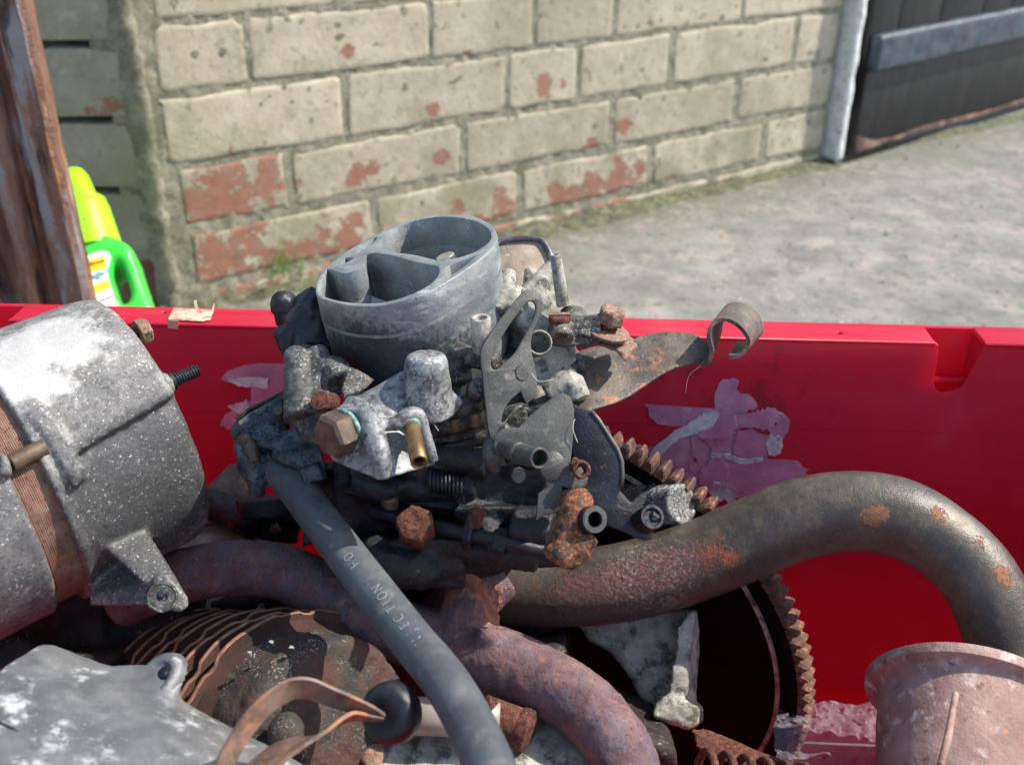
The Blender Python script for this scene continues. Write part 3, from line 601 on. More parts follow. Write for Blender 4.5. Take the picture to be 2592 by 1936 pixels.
# green bottle
BC = 1.02
bp = Plane(P(270, 640, BC), N(.1, .35, .93))
bot = thing('detergent_bottle', 'bright green plastic bottle with lime cap and white label behind the rusty post', 'bottle', P(290, 860, BC))
outer = px('T', '60,900 120,870 220,825 330,790 420,720 460,690 560,705 660,740 760,785 840,840 875,900 900,1000 960,1180 1010,1330 1050,1440 1105,1540 1135,1640 1150,1800 300,1800 200,1400 120,1100')
hole = px('T', '640,1060 700,995 790,960 850,985 880,1060 870,1180 850,1300 845,1420 820,1500 760,1545 725,1530 690,1420 640,1280 615,1180')
# handle opening is the dark inner loop
hole = px('T', '640,1060 690,1030 720,1060 760,1160 800,1270 830,1370 835,1450 800,1520 745,1545 715,1500 680,1390 640,1270 612,1170')
body = cast(plate([outer, hole], bp, .052, .006, smooth=True), .0022, 26)
mesh_obj('body', body, mt['green'], bot, smooth=180)
def bpt(x, y, d=0): return bp.hit(*p1('T', x, y)) - bp.n * (.026 + d)
up = (bpt(330, 760) - bpt(440, 1100)).normalized()
k0 = bpt(320, 790); 
mesh_obj('collar', lathe(k0 - up * .004, (bpt(250, 440) - bpt(330, 780)), [(.029, 0), (.029, .003), (.0255, .05), (.0255, .052), (.024, .054), (.024, .0605), (.02, .0615)], 40), mt['lime'], bot, smooth=40)
mesh_obj('cap', lathe(bpt(245, 450), (bpt(150, 140) - bpt(245, 450)), [(.021, -.004), (.0205, .0), (.0155, .055), (.0125, .0625), (.008, .0655), (.0001, .0668)], 40), mt['lime'], bot, smooth=60)
bl = Plane(bp.p + bp.n * .0009, bp.n)
lab = mesh_obj('label', plate([px('T', '120,1120 255,1050 330,990 420,945 520,925 580,940 612,990 600,1060 575,1150 580,1240 610,1350 650,1470 685,1600 200,1600')], bl, .0006, .0001, smooth=True), mt['white_label'], bot)
bl2 = Plane(bp.p + bp.n * .0016, bp.n)
mesh_obj('label_patch', plate([px('T', '348,1025 550,975 568,1120 375,1168')], bl2, .0005, .0001), mt['yellow_ink'], lab)
mesh_obj('label_band', plate([px('T', '200,1500 330,1400 430,1320 520,1285 580,1275 600,1360 500,1400 420,1450 345,1530 230,1620')], bl2, .0005, .0001, smooth=True), mt['lime_ink'], lab)
def text(name, s, pl, u, v, size, mat, par, u2=None, v2=None, lift=.0008, th=.0002, lead=(1, 0)):
    cu = bpy.data.curves.new('t', 'FONT'); cu.body = s; cu.size = 1; cu.extrude = .02; o = bpy.data.objects.new('t', cu); COL.objects.link(o)
    Vs, Fs = harvest(o); bpy.data.objects.remove(o)
    p0 = pl.hit(u, v); ex = (pl.hit(u2, v2) - p0).normalized(); ey = pl.n.cross(ex)
    return mesh_obj(name, ([p0 + ex * q.x * size + ey * q.y * size + pl.n * (lift + q.z * .01) for q in Vs], Fs), mat, par, smooth=0)
a, b = p1('T', 270, 1205), p1('T', 370, 1180); text('lettering', 'ic', bl, *a, .0095, mt['teal_ink'], lab, *b)
a, b = p1('T', 285, 1310), p1('T', 560, 1200); text('lettering', 'Magics', bl, *a, .0108, mt['teal_ink'], lab, *b)
a, b = p1('T', 370, 1098), p1('T', 560, 1050); text('lettering', 'BRAND', bl2, *a, .0046, mt['red_ink'], lab, *b)
a, b = p1('T', 380, 1580), p1('T', 575, 1500); text('lettering', 'CONCENTRATED', bl, *a, .0036, mt['red_ink'], lab, *b)
# brown scrawl on the collar
ck = Plane(bpt(330, 640) - bp.n * -.0262 , bp.n)
for s_ in ('195,560 220,600 235,640 270,620 300,635', '305,530 300,590 330,620 380,580', '330,620 350,650 362,665', '200,700 215,780', '200,700 240,720 255,775', '210,735 240,730'):
    pp = px('T', s_); q = [ck.hit(*x) for x in pp]
    q = cat([tuple(x) for x in q], 4); mesh_obj('scrawl', sweep([V(x) for x in q], [.0013] * len(q), 6), mt['bare_wood'], bot, smooth=180)

# ================================================================== red crate
CA = R(-3.2); CU = V((math.cos(CA), math.sin(CA), 0)); CN = V((math.sin(CA), -math.cos(CA), 0)); RZ = -.2204
CO = V((0, .4574, 0))                                   # inner top edge of the far wall at X = 0
crate = thing('plastic_crate', 'red plastic storage crate full of old engine parts', 'crate', (0, .2, GZ))
inner = Plane(CO, CN)                                   # inner.ex is CU, inner.ey is up
def ct(u, v=850): return inner.uv(u, v)[0]
x0c, x1c, zb_c = -.345, .355, GZ + .012
sg = 1 if inner.ex.dot(CU) > 0 else -1
def cuv(s): return [inner.uv(*q) for q in s]
nl = ct(30); n1, n2 = ct(2372), ct(2502)
notch = cuv(px('I', '1812,325 1805,400 1795,470 1788,510 1800,540 1830,552 1880,545 1925,525 1960,470 1990,410 2030,335'))
zi = RZ
out = [(x0c, zb_c), (x0c, zi), (nl - .07, zi), (nl - .06, zi - .045), (nl - .02, zi - .045), (nl, zi)]
out += [(n1, zi)] + [(a, b) for a, b in notch] + [(n2, zi), (x1c, zi), (x1c, zb_c)]
far = mesh_obj('far_wall', plate2([out], inner, .003, .0006), mt['red'], crate, smooth=40)
TW = .0190
def rimbox(a, b, z=RZ, h=.003):
    return cast(box(CO + CU * ((a + b) / 2) - CN * (TW / 2 + .0003) + EZ * (z - h / 2), CU * ((b - a) / 2), CN * (TW / 2), EZ * (h / 2)), .0008, 1)
ho1, ho2 = P(415, 791, .478), P(2125, 843, .475)
for a, b in ((nl + .0, n1), (n2, x1c), (x0c, nl - .07)):
    z_ = RZ; loops = [[(a, 0), (b, 0), (b, TW), (a, TW)]]
    for h_ in (ho1, ho2):
        r = ray(*((415, 791) if h_ is ho1 else (2125, 843))); q = r * (RZ / r.z) - CO; hx, hy = q.dot(CU), -q.dot(CN)
        if a < hx < b: loops.append([(hx + .0012 * math.cos(t * .6283), hy + .0012 * math.sin(t * .6283)) for t in range(10)])
    pl = Plane(CO, EZ, -CN); pl.ex = CU; pl.ey = -CN; pl.p = CO + EZ * (RZ + .0002)
    mesh_obj('rim', plate2(loops, pl, .003, .0009), mt['red'], crate, smooth=60)
mesh_obj('outer_wall', box(CO + CU * ((x0c + x1c) / 2) - CN * (TW + .0015) + EZ * (RZ - .07), CU * ((x1c - x0c) / 2), CN * .0014, EZ * .0692), mt['red'], crate, smooth=0)
for u, v, d in ((n1 - .0012, 0, .05), (n2 + .0012, 0, .03), (nl + .0012, 0, .04)):
    mesh_obj('rib', box(CO + CU * u - CN * (TW / 2 + .002) + EZ * (RZ - d / 2 - .004), CU * .0012, CN * (TW / 2 - .002), EZ * (d / 2)), mt['red'], crate, smooth=0)
zn = min(b for a, b in notch)
mesh_obj('notch_floor', box(CO + CU * ((n1 + n2) / 2 - .002) - CN * (TW / 2 + .002) + EZ * (zn + .003), CU * .0115, CN * (TW / 2 - .002) + EZ * .003, EZ * .001), mt['red'], crate, smooth=0)
gz = ct(1800); 
mesh_obj('mould_line', box(CO + CU * .005 + CN * .00005 + EZ * inner.uv(1950, 1082)[1], CU * .33, CN * .00012, EZ * .0003), mt['red'], crate, smooth=0)
dpt = .45
for nm, c_, a_, b_ in (('left_wall', CO + CU * x0c + CN * (dpt / 2), CU * .0015, CN * dpt / 2), ('right_wall', CO + CU * x1c + CN * (dpt / 2), CU * .0015, CN * dpt / 2), ('near_wall', CO + CU * ((x0c + x1c) / 2) + CN * (dpt + .003), CU * ((x1c - x0c) / 2 + .0015), CN * .0015)):
    mesh_obj(nm, box(c_ + EZ * ((RZ - .003 + zb_c) / 2), a_, b_, EZ * ((RZ - .003 - zb_c) / 2)), mt['red_side'], crate, smooth=0)
mesh_obj('floor_panel', box(CO + CU * ((x0c + x1c) / 2) + CN * (dpt / 2) + EZ * (zb_c - .003), CU * ((x1c - x0c) / 2), CN * (dpt / 2), EZ * .002), mt['red_side'], crate, smooth=0)
for a, b, c_ in ((x0c - .008, x0c + .0075, 0), (x1c - .0075, x1c + .008, 0)):
    mesh_obj('rim', box(CO + CU * ((a + b) / 2) + CN * (dpt / 2 - .001) + EZ * (RZ - .0014), CU * ((b - a) / 2), CN * (dpt / 2), EZ * .0014), mt['red_side'], crate, smooth=0)
# torn label: thin residue film, then curled paper
def film(s, lift, mat, name='torn_label', th=.00025, sm=False, par=crate, wob=.0):
    return mesh_obj(name, plate([px(*s)], Plane(CO + CN * (lift + th), CN), th, .00004, smooth=sm), mat, par, smooth=0)
tl = film(('S', '355,330 600,345 900,365 1070,375 1062,300 1060,230 1080,190 1105,120 1150,75 1200,85 1250,65 1305,90 1290,150 1275,175 1320,225 1390,225 1440,260 1480,310 1490,350 1450,395 1410,375 1380,410 1240,420 1400,420 1540,415 1670,405 1775,530 1700,640 1680,760 1650,830 1560,860 1640,885 1730,880 1900,895 1950,965 2005,985 1960,1010 2000,1030 1700,1180 1420,1245 1330,1260 1230,1240 1180,1180 1000,1150 900,1260 820,1200 600,1080 400,960 250,880 160,800 150,760 300,730 410,770 560,700 690,600 730,560 800,560 620,545 520,530 480,480 440,410'), .0002, mt['label_film'])
tl['label'] = 'pink torn sticker with white paper curls'
film(('S', '1150,560 1250,590 1400,560 1640,530 1640,600 1590,640 1500,610 1440,570 1300,600'), .0005, mt['red'], 'bare_patch', par=tl)
film(('S', '850,850 880,870 900,930 880,960 860,900'), .0005, mt['red'], 'bare_patch', par=tl)
def curl(pts, wid, name='paper_curl', jitter=.0006):
    # crumpled ribbon of paper: pts on wall with width in crop-S pixels and height off the wall
    q = cat(pts, 6); Vs, Fs = [], []; nr = 9; pl = Plane(CO, CN)
    for i, (x, y, w_, h) in enumerate(q):
        x2, y2 = q[min(i + 1, len(q) - 1)][:2]; x1, y1 = q[max(i - 1, 0)][:2]; dx, dy = x2 - x1, y2 - y1; L = math.hypot(dx, dy) or 1
        nxp, nyp = -dy / L, dx / L
        for k in range(nr):
            s_ = (k / (nr - 1) - .5); w_ = q[i][2] * 1.75; p = pl.hit(*p1('S', x + nxp * w_ * (s_ + .2 * mnoise.noise(V((x * .06, y * .06, k)))), y + nyp * w_ * (s_ + .2 * mnoise.noise(V((y * .06, x * .06, k))))))
            h *= .6; hh = .0004 + h * .55 * abs(mnoise.noise(V((i * .22, k * 1.9, x * .003)))) + h * .25 * (k % 2)
            Vs.append(p + CN * (.0006 + hh) + CU * jitter * mnoise.noise(p * 400))
    n = len(q)
    for i in range(n - 1):
        for k in range(nr - 1): a = i * nr + k; Fs.append((a, a + 1, a + nr + 1, a + nr))
    m0 = len(Vs); Vs += [v - CN * .00022 for v in Vs]; Fs += [tuple(reversed([i + m0 for i in f])) for f in Fs]
    return mesh_obj(name, (Vs, Fs), mt['label_paper' if random.random() < .6 else 'label_film'], tl, smooth=35)
curl([(1100, 400, 30, .002), (1000, 470, 90, .004), (880, 540, 75, .004), (720, 610, 60, .003), (600, 690, 50, .003), (500, 780, 60, .002), (380, 900, 30, .001)], 0)
curl([(1100, 400, 60, .002), (1150, 480, 160, .004), (1080, 570, 120, .004), (950, 600, 70, .003), (850, 610, 20, .001)], 0)
curl([(1170, 410, 60, .002), (1230, 460, 60, .003), (1250, 550, 14, .001)], 0)
curl([(1240, 470, 60, .0005), (1400, 480, 80, .001), (1540, 470, 110, .0015), (1680, 480, 120, .003), (1700, 560, 110, .003), (1640, 630, 90, .003)], 0)
curl([(1680, 620, 60, .002), (1660, 700, 90, .003), (1630, 770, 90, .003), (1590, 790, 20, .001)], 0)
curl([(1160, 560, 20, .001), (1200, 600, 24, .002), (1290, 605, 8, .001)], 0)
curl([(860, 620, 50, .001), (870, 750, 45, .001), (870, 850, 40, .001)], 0)
curl([(950, 640, 20, .001), (1050, 720, 50, .001), (1100, 820, 60, .002), (1150, 870, 40, .002)], 0)
curl([(1380, 600, 110, .0006), (1340, 720, 90, .001), (1290, 830, 60, .001)], 0)
curl([(1020, 830, 30, .002), (1200, 840, 30, .003), (1350, 890, 30, .002), (1540, 860, 24, .001)], 0)
curl([(1050, 860, 60, .003), (1080, 960, 150, .004), (1010, 1080, 140, .005), (930, 1150, 60, .003)], 0)
curl([(1030, 1120, 60, .004), (1100, 1180, 110, .006), (1190, 1210, 90, .007), (1230, 1310, 16, .004)], 0)
curl([(1180, 1140, 24, .002), (1300, 1220, 40, .002), (1420, 1230, 30, .001)], 0)
curl([(150, 760, 10, .001), (240, 740, 20, .002), (330, 740, 10, .001)], 0)
curl([(860, 900, 50, .002), (865, 960, 60, .002), (880, 1000, 20, .001)], 0)
curl([(440, 340, 10, .0005), (430, 380, 40, .001), (480, 450, 50, .001), (520, 520, 14, .001)], 0)
t2 = film(('D', '1400,545 1440,500 1540,465 1640,450 1820,455 1820,720 1780,820 1700,900 1500,850 1440,870 1400,830 1420,790 1480,760 1500,740 1450,715 1520,705 1590,690 1590,590 1640,572 1500,572 1420,565'), .0002, mt['label_film'])
t2['label'] = 'pink torn sticker half hidden behind the carburettor'
def curlD(pts): return curl([((0 + x / 2.5025 - 1540) * 3.95, (740 + y / 2.5025 - 940) * 3.95, w_, h) for x, y, w_, h in pts], 0)
curlD([(1450, 550, 20, .001), (1560, 560, 60, .001), (1700, 565, 60, .001)]); curlD([(1400, 840, 10, .001), (1460, 800, 80, .002), (1510, 770, 60, .002)]); curlD([(1450, 715, 10, .001), (1520, 730, 60, .002), (1580, 715, 60, .002)])
# yellow tape on the rim
tp = []
pl = Plane(CO + EZ * (RZ + .0012), EZ, -CN)
tpm = plate([px('D', '1100,98 1350,110 1335,170 1280,182 1065,170')], pl, .0003, .00005)
mesh_obj('tape', tpm, mt['tape'], crate, smooth=0)
mesh_obj('tape', plate([px('D', '1065,178 1130,180 1125,232 1062,228')], Plane(CO + CN * .0006, CN), .0003, .00005), mt['tape'], crate, smooth=0)
mesh_obj('tape_curl', ribbon([(505, 792, .472), (494, 780, .475), (491, 762, .478)], [(8, -2, 0), (6, -4, 0), (6, -2, 0)], .0003), mt['tape'], crate)
mesh_obj('tape_curl', ribbon([(525, 800, .472), (535, 790, .474), (541, 768, .478)], [(8, 2, 0), (5, 0, 0), (2, 0, 0)], .0003), mt['tape'], crate)
# ================================================================== things in the crate
def fp_(s, k='O'): return px(k, s)
def hx(k, s, c, back):                                   # hull of traced points with their copies pushed back
    pts = px(k, s); cs = c if isinstance(c, (list, tuple)) else [c] * len(pts)
    return hull([P(u, v, d) for (u, v), d in zip(pts, cs)] + [P(u, v, d + back) for (u, v), d in zip(pts, cs)])
def sl(k, s, c, th, n=(0, .25, .97), bev=.001, sm=False):
    pp = px(k, s); cu_ = sum(a for a, b in pp) / len(pp); cv = sum(b for a, b in pp) / len(pp)
    return plate([pp], Plane(P(cu_, cv, c), N(*n)), th, bev, smooth=sm)
def pk(k, x, y, c): return P(*p1(k, x, y), c)

# ---- rubber hose
hs = thing('rubber_hose', 'long grey rubber fuel hose running from the carburettor down to the bottom edge', 'hose', P(1260, 2000, .265))
HP = [(660, 1105, .397, .0062), (700, 1172, .392, .0068), (760, 1250, .38, .0069), (835, 1350, .362, .0069), (935, 1481, .34, .0069), (1039, 1616, .32, .0069), (1135, 1735, .30, .0069), (1212, 1877, .28, .0069), (1265, 2010, .264, .0069), (1300, 2120, .25, .0069)]
mesh_obj('hose', tube(HP, 10, 36), mt['rubber'], hs, smooth=180)
def hose_letter(ch, x, y):
    # x, y in the 3.95x crop at (820,1320) whose letters march up the hose
    u, v = 820 + x / 4.129, 1320 + y / 4.129
    best = None; q = cat([tuple(P(*p[:3])) + (p[3],) for p in HP], 24); r = ray(u, v).normalized()
    for i in range(1, len(q) - 1):
        c_ = V(q[i][:3]); d = (c_ - r * c_.dot(r)).length
        if best is None or d < best[0]: best = (d, i)
    i = best[1]; c_ = V(q[i][:3]); t = (V(q[i - 1][:3]) - V(q[i + 1][:3])).normalized()      # towards the carburettor
    rad = q[i][3]; b_ = r.dot(c_); disc = b_ * b_ - (c_.dot(c_) - rad * rad)
    # intersect the view ray with a local cylinder
    o = -c_; d0 = r - t * r.dot(t); o0 = o - t * o.dot(t); A = d0.dot(d0); B = 2 * d0.dot(o0); Cc = o0.dot(o0) - rad * rad
    D_ = max(0, B * B - 4 * A * Cc); k = (-B - math.sqrt(D_)) / (2 * A); hit = r * k
    n_ = (hit - c_); n_ = (n_ - t * n_.dot(t)).normalized(); ex = t; ey = n_.cross(ex)
    cu = bpy.data.curves.new('t', 'FONT'); cu.body = ch; cu.align_x = 'CENTER'; cu.align_y = 'CENTER'; cu.size = 1; cu.offset = -.026; cu.extrude = .01
    o_ = bpy.data.objects.new('t', cu); COL.objects.link(o_); Vs, Fs = harvest(o_); bpy.data.objects.remove(o_)
    s_ = .0042; W_ = []
    for p in Vs:
        yy = p.y * s_ * 1.15; a = yy / rad; W_.append(c_ + (hit - c_).dot(t) * t + n_ * (math.cos(a) * (rad + .00022 + p.z * .003)) + ey * (math.sin(a) * (rad + .00022)) + ex * p.x * s_ * .9)
    mesh_obj('letter', (W_, Fs), mt['ink_pale'], hs, smooth=0)
for ch, x, y in (('E', 175, 190), ('S', 215, 260), ('O', 262, 365), ('H', 315, 440), ('N', 555, 695), ('O', 612, 775), ('I', 660, 840), ('T', 705, 905), ('C', 785, 1005), ('E', 845, 1080), ('J', 915, 1150), ('N', 985, 1240)):
    if ch == 'S' or (ch == 'E' and y == 190): continue
    hose_letter(ch, x, y)

# ---- exhaust manifold
ex = thing('exhaust_manifold', 'rusty twin pipe exhaust manifold with a big grey bend arching over the flywheel', 'exhaust pipe', P(1300, 1600, .42))
A = [(1150, 1450, .437, .0125), (1215, 1470, .437, .0150), (1330, 1487, .435, .0160), (1500, 1483, .432, .0163), (1640, 1458, .43, .0165), (1780, 1412, .428, .0165), (1900, 1362, .425, .0166), (2030, 1312, .42, .0165), (2160, 1293, .415, .0163), (2280, 1312, .41, .0160), (2388, 1373, .405, .0152), (2468, 1450, .40, .0150), (2525, 1560, .395, .0150), (2565, 1700, .39, .015), (2590, 1900, .385, .015), (2595, 2150, .38, .015)]
g = cast(tube(A, 8, 40), .0012, 2, .0004, .014, .0001)
mesh_obj('main_pipe', g, mt['exhaust'], ex, smooth=180)
B = [(300, 1530, .415, .0105), (400, 1478, .412, .0108), (500, 1448, .41, .0109), (625, 1436, .408, .0109), (720, 1450, .406, .011), (835, 1503, .402, .0113), (930, 1562, .398, .0117), (1050, 1610, .395, .0122), (1150, 1640, .392, .0126), (1260, 1672, .385, .0128), (1360, 1716, .378, .0124), (1455, 1768, .371, .0121), (1530, 1842, .364, .012), (1578, 1925, .357, .012), (1600, 2040, .35, .012), (1605, 2150, .345, .012)]
g = join(tube(B, 8, 36), tube([(1190, 1425, .405, .0075), (1172, 1480, .400, .0065), (1175, 1540, .394, .0085), (1180, 1610, .388, .0105)], 6, 30), tube([(1250, 1450, .425, .013), (1180, 1520, .418, .0125), (1130, 1580, .41, .013), (1110, 1620, .398, .012)], 6, 30), hx('H', '1760,330 1800,480 1850,600 2000,700 1650,700 1690,560 1720,400', [.418, .41, .402, .392, .392, .405, .415], .02), hull([pk('H', 1850, 730, .373), pk('H', 1800, 950, .376), pk('H', 1950, 830, .374), pk('H', 1800, 780, .385), pk('H', 2050, 760, .38), pk('H', 1850, 950, .388)]))
mesh_obj('branch_pipe', cast(g, .0012, 5, .0013, .006, .0005), mt['manifold'], ex, smooth=180)
FL = []
for k in range(16):                                     # lifting rust scabs on the big pipe
    u, v = random.uniform(1480, 1870), 0; v = 1560 - (u - 1480) * .40 + random.uniform(-45, 40); p = P(u, v, .4145 + .0)
    FL.append(hull([p + V((random.uniform(-1, 1), random.uniform(-1, 1), random.uniform(-1, 1))) * random.uniform(.001, .0022) for _ in range(9)]))

# ---- alternator
al = thing('alternator', 'large round alternator with white speckled grey casing and rusty middle band', 'alternator', P(100, 1500, .40))
AX = AX0 = N(.743, .391, -.54).normalized(); AO = P(300, 1088, .412) + AX0 * .013; AH = N(0, 1, .3)
RR = .0530
def ap(h, r, ang):                                      # point on the alternator: h back from the far end, angle from image-up towards the viewer's right
    a, b, n = frame(-AX, AH); return AO - AX * h + (a * math.cos(ang) + b * math.sin(ang)) * r
def apx(u, v, r):                                       # where the view ray meets the drum of radius r
    d = ray(u, v); d0 = d - AX * d.dot(AX); o = -AO; o0 = o - AX * o.dot(AX); a = d0.dot(d0); b = 2 * d0.dot(o0); c = o0.dot(o0) - r * r
    D_ = max(b * b - 4 * a * c, 0); return d * ((-b - math.sqrt(D_)) / (2 * a))
L1 = .0505
drum = lathe(AO, -AX, [(.0001, .001), (RR * .80, .0003), (RR * .93, .0012), (RR * .985, .0036), (RR, .009), (RR, L1 - .002), (RR + .0012, L1), (RR + .0012, L1 + .002), (.03, L1 + .002)], 72, hint=AH)
def radial_slab(k, pts, r, lift, depth, th=.01):        # casting rib lying on the drum surface between traced points
    return hull([apx(*p1(k, x, y), r + h) for x, y, h in pts for h in (lift + h_ for h_ in (0,))] if False else [q for x, y, h in pts for q in (apx(*p1(k, x, y), r + h), apx(*p1(k, x, y), r - depth))])
ribs = [radial_slab('D', [(170, 690, .0), (430, 950, .004), (1020, 500, .0035), (1060, 590, .004), (1110, 650, .0035), (500, 1010, .0035), (900, 480, .0), (380, 700, .001)], RR, 0, .006),
        radial_slab('D', [(110, 700, .002), (230, 660, .003), (330, 760, .004), (430, 930, .0045), (540, 1130, .0045), (545, 1180, .004), (470, 1240, .003), (380, 1070, .003), (240, 850, .003)], RR, 0, .008)]
ear = join(hx('E', '540,90 930,60 960,130 1060,260 1240,560 1235,610 1200,640 1150,640 1060,420 700,240 600,150', [.372, .378, .377, .372, .356, .353, .352, .352, .36, .366, .37], .006),
           hull([pk('E', 590, 560, .372), pk('E', 590, 600, .372), pk('E', 980, 600, .362), pk('E', 980, 430, .366), pk('E', 700, 480, .376), pk('E', 640, 160, .392), pk('E', 1000, 360, .376), pk('E', 600, 600, .385), pk('E', 980, 600, .374)]),
           hull([pk('E', x, y, c) for x, y, c in ((1000, 400, .356), (1100, 380, .3555), (1238, 545, .3535), (1238, 610, .3525), (1190, 655, .352), (1120, 640, .352), (1010, 560, .354), (1030, 430, .363), (1220, 600, .359), (1120, 620, .359))]))
g = cast(join(drum, *ribs, ear, cyl(pk('D', 930, 640, .384), pk('D', 1078, 568, .3895), .0050, .0046)), .0011, 3, .0009, .012, .0002)
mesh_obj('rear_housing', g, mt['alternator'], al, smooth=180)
prof = []
for k in range(16):
    h = L1 + .0012 + k * .0007; d_ = random.uniform(-.0001, .0001); prof += [(RR - .0027 + d_, h), (RR - .0024 + d_, h + .0001), (RR - .0024 + d_, h + .0005), (RR - .0027, h + .0006)]
mesh_obj('stator_band', lathe(AO, -AX, [(.02, L1)] + prof + [(.02, prof[-1][1])], 90, hint=AH), mt['lamination'], al, smooth=30)
L2 = L1 + .0122
fh = lathe(AO, -AX, [(.02, L2), (RR - .0012, L2), (RR - .0002, L2 + .001), (RR - .0002, L2 + .03), (RR - .004, L2 + .042), (RR - .014, L2 + .047), (.0001, L2 + .048)], 72, hint=AH)
mesh_obj('front_housing', cast(join(fh, radial_slab('D', [(0, 1010, .003), (60, 1050, .004), (80, 1140, .004), (60, 1180, .003), (0, 1150, .003)], RR, 0, .01)), .0012, 2, .0008, .012), mt['alternator_dark'], al, smooth=180)
def threads(p0, p1_, r, pitch=.0011, seg=16):
    d = p1_ - p0; L = d.length; n = int(L / pitch); pr = [(r * .6, 0)]
    for k in range(n): pr += [(r * .86, k * pitch + .0001), (r, k * pitch + pitch * .5)]
    return lathe(p0, d, pr + [(r * .8, n * pitch)], seg)
b0 = apx(*p1('D', 1000, 560), RR) + AX * .010
s0 = pk('D', 1078, 568, .3895); s1 = s0 + AX * .0118
mesh_obj('stud', threads(s0 - (s1 - s0) * .5, s1, .0027), mt['steel_black'], al, smooth=50)
mesh_obj('stud_nut', cyl(s0 - (s1 - s0) * .30, s0 + (s1 - s0) * .12, .0037, seg=20), mt['steel_black'], al)
h0 = pk('D', 775, 295, .402); h1 = h0 + AX * .0075
mesh_obj('hex_bolt', threads(h0 - (h1 - h0) * .4, h0 + (h1 - h0) * .95, .0027), mt['rust'], al, smooth=50)
hb = mesh_obj('bolt_head', join(hexa(h1 - AX * .0004, h1 + AX * .0036, .0052, .3), cyl(h1 - AX * .0012, h1 - AX * .0002, .0050)), mt['rust_pale'], al, smooth=30)
t0, t1 = apx(*p1('D', 70, 1085), RR - .0005), apx(*p1('D', 290, 975), RR - .0005)
mesh_obj('through_bolt', cyl(t0, t1, .0032), mt['bronze_hex'], al)
mesh_obj('lug_ring', lathe(pk('E', 1068, 548, .3502), pk('E', 1068, 548, .33) - pk('E', 1110, 505, .36), [(.0052, -.0004), (.0050, .0003), (.0045, .0004), (.0042, .0000), (.0037, .0002), (.0032, .0001), (.0027, .0003), (.0017, .0002), (.0015, -.001), (.0001, -.001)], 30), mt['cast_grey'], al, smooth=60)
mesh_obj('lug_hole', cyl(pk('E', 1060, 530, .3494), pk('E', 1062, 532, .353), .0014), mt['steel_black'], al)

# ---- carburettor, everything bolted to it
cb = thing('carburettor', 'grimy twin choke carburettor with an open silver oval intake barrel', 'carburettor', P(1080, 1450, .42))
OC = P(1030, 667, .40); EXc = N(.951, .309, 0).normalized(); NN = N(-.28, .862, .42).normalized(); NN = (NN - EXc * NN.dot(EXc)).normalized(); EYc = NN.cross(EXc)
def Lc(x, y, z): return OC + EXc * x + EYc * y + NN * z
tp_ = Plane(OC, NN, EYc); tp_.ex = EXc; tp_.ey = EYc
RB = .0374
prof = [(RB - .0004, -.0001), (RB - .0001, -.0003), (RB, -.0007), (RB, -.011), (RB - .0002, -.0115), (RB - .0003, -.019), (RB - .0008, -.0202), (RB - .0008, -.030), (RB - .0010, -.038), (RB - .0020, -.045), (RB - .006, -.051), (.02, -.053)]
def lean(g): return [v + EXc * (.15 * (v - OC).dot(NN)) for v in g[0]], g[1]
def U(s): return [tp_.uv(*q) for q in px('K', s)]
RO = sorted((math.atan2(b_, a_), math.hypot(a_, b_)) for a_, b_ in rnd(U('328,650 345,690 400,716 500,742 620,757 800,752 1000,700 1200,608 1400,480 1540,370 1592,290 1578,225 1520,172 1420,132 1250,120 1050,140 900,188 780,243 640,318 520,393 420,473 350,560'), 5))
def ro(t):
    t = (t + math.pi) % (2 * math.pi) - math.pi
    for (a_, r_), (b_, s_) in zip(RO, RO[1:] + [(RO[0][0] + 2 * math.pi, RO[0][1])]):
        if a_ <= t <= b_ or a_ <= t + 2 * math.pi <= b_:
            tt = t if a_ <= t else t + 2 * math.pi; return r_ + (s_ - r_) * (tt - a_) / max(b_ - a_, 1e-9)
    return RO[0][1]
def oval(t, r, h): return ro(t) / RB
Vs, Fs = [], []
for r, h in prof:
    for i in range(110):
        t = 2 * math.pi * i / 110; k = ro(t) - (RB - r); Vs.append(Lc(k * math.cos(t), k * math.sin(t), h))
for j in range(len(prof) - 1):
    for i in range(110): Fs.append((j * 110 + i, j * 110 + (i + 1) % 110, (j + 1) * 110 + (i + 1) % 110, (j + 1) * 110 + i))
barrel_out = (Vs, Fs)
barrel_out = (barrel_out[0], [f for f in barrel_out[1] if len(f) == 4])
mesh_obj('intake_barrel', lean(barrel_out), mt['barrel'], cb, smooth=180)
def clampin(lp, m_=.0014):
    o_ = []
    for a_, b_ in lp:
        t = math.atan2(b_, a_); r_ = math.hypot(a_, b_); k = min(1, (ro(t) - m_) / max(r_, 1e-9)); o_.append((a_ * k, b_ * k))
    return o_
circ = [(math.cos(t) * (ro(t) - .0003), math.sin(t) * (ro(t) - .0003)) for t in (i * 2 * math.pi / 110 for i in range(110))]
def U(s): return [tp_.uv(*q) for q in px('K', s)]
boreA = U('782,360 777,325 790,288 830,247 900,207 1000,167 1120,143 1240,135 1350,145 1450,168 1515,203 1548,245 1550,288 1522,325 1478,355 1430,384 1330,418 1230,435 1150,432 1050,408 960,393 860,382')
boreB = U('500,522 470,514 440,502 405,497 385,540 355,600 350,655 366,680 430,706 500,723 590,736 700,738 800,731 900,708 1000,674 1100,622 1155,580 1188,530 1190,490 1176,478 1130,469 1000,442 880,407 760,388 720,388 680,398 668,428 668,470 600,508 540,528')
pock1 = U('655,368 690,348 722,325 745,298 757,275 735,280 700,304 668,334')
pock2 = U('1222,560 1230,500 1262,472 1332,444 1400,422 1460,398 1445,412 1380,468 1300,526 1245,562')
pock3 = U('502,468 535,418 596,420 562,444')
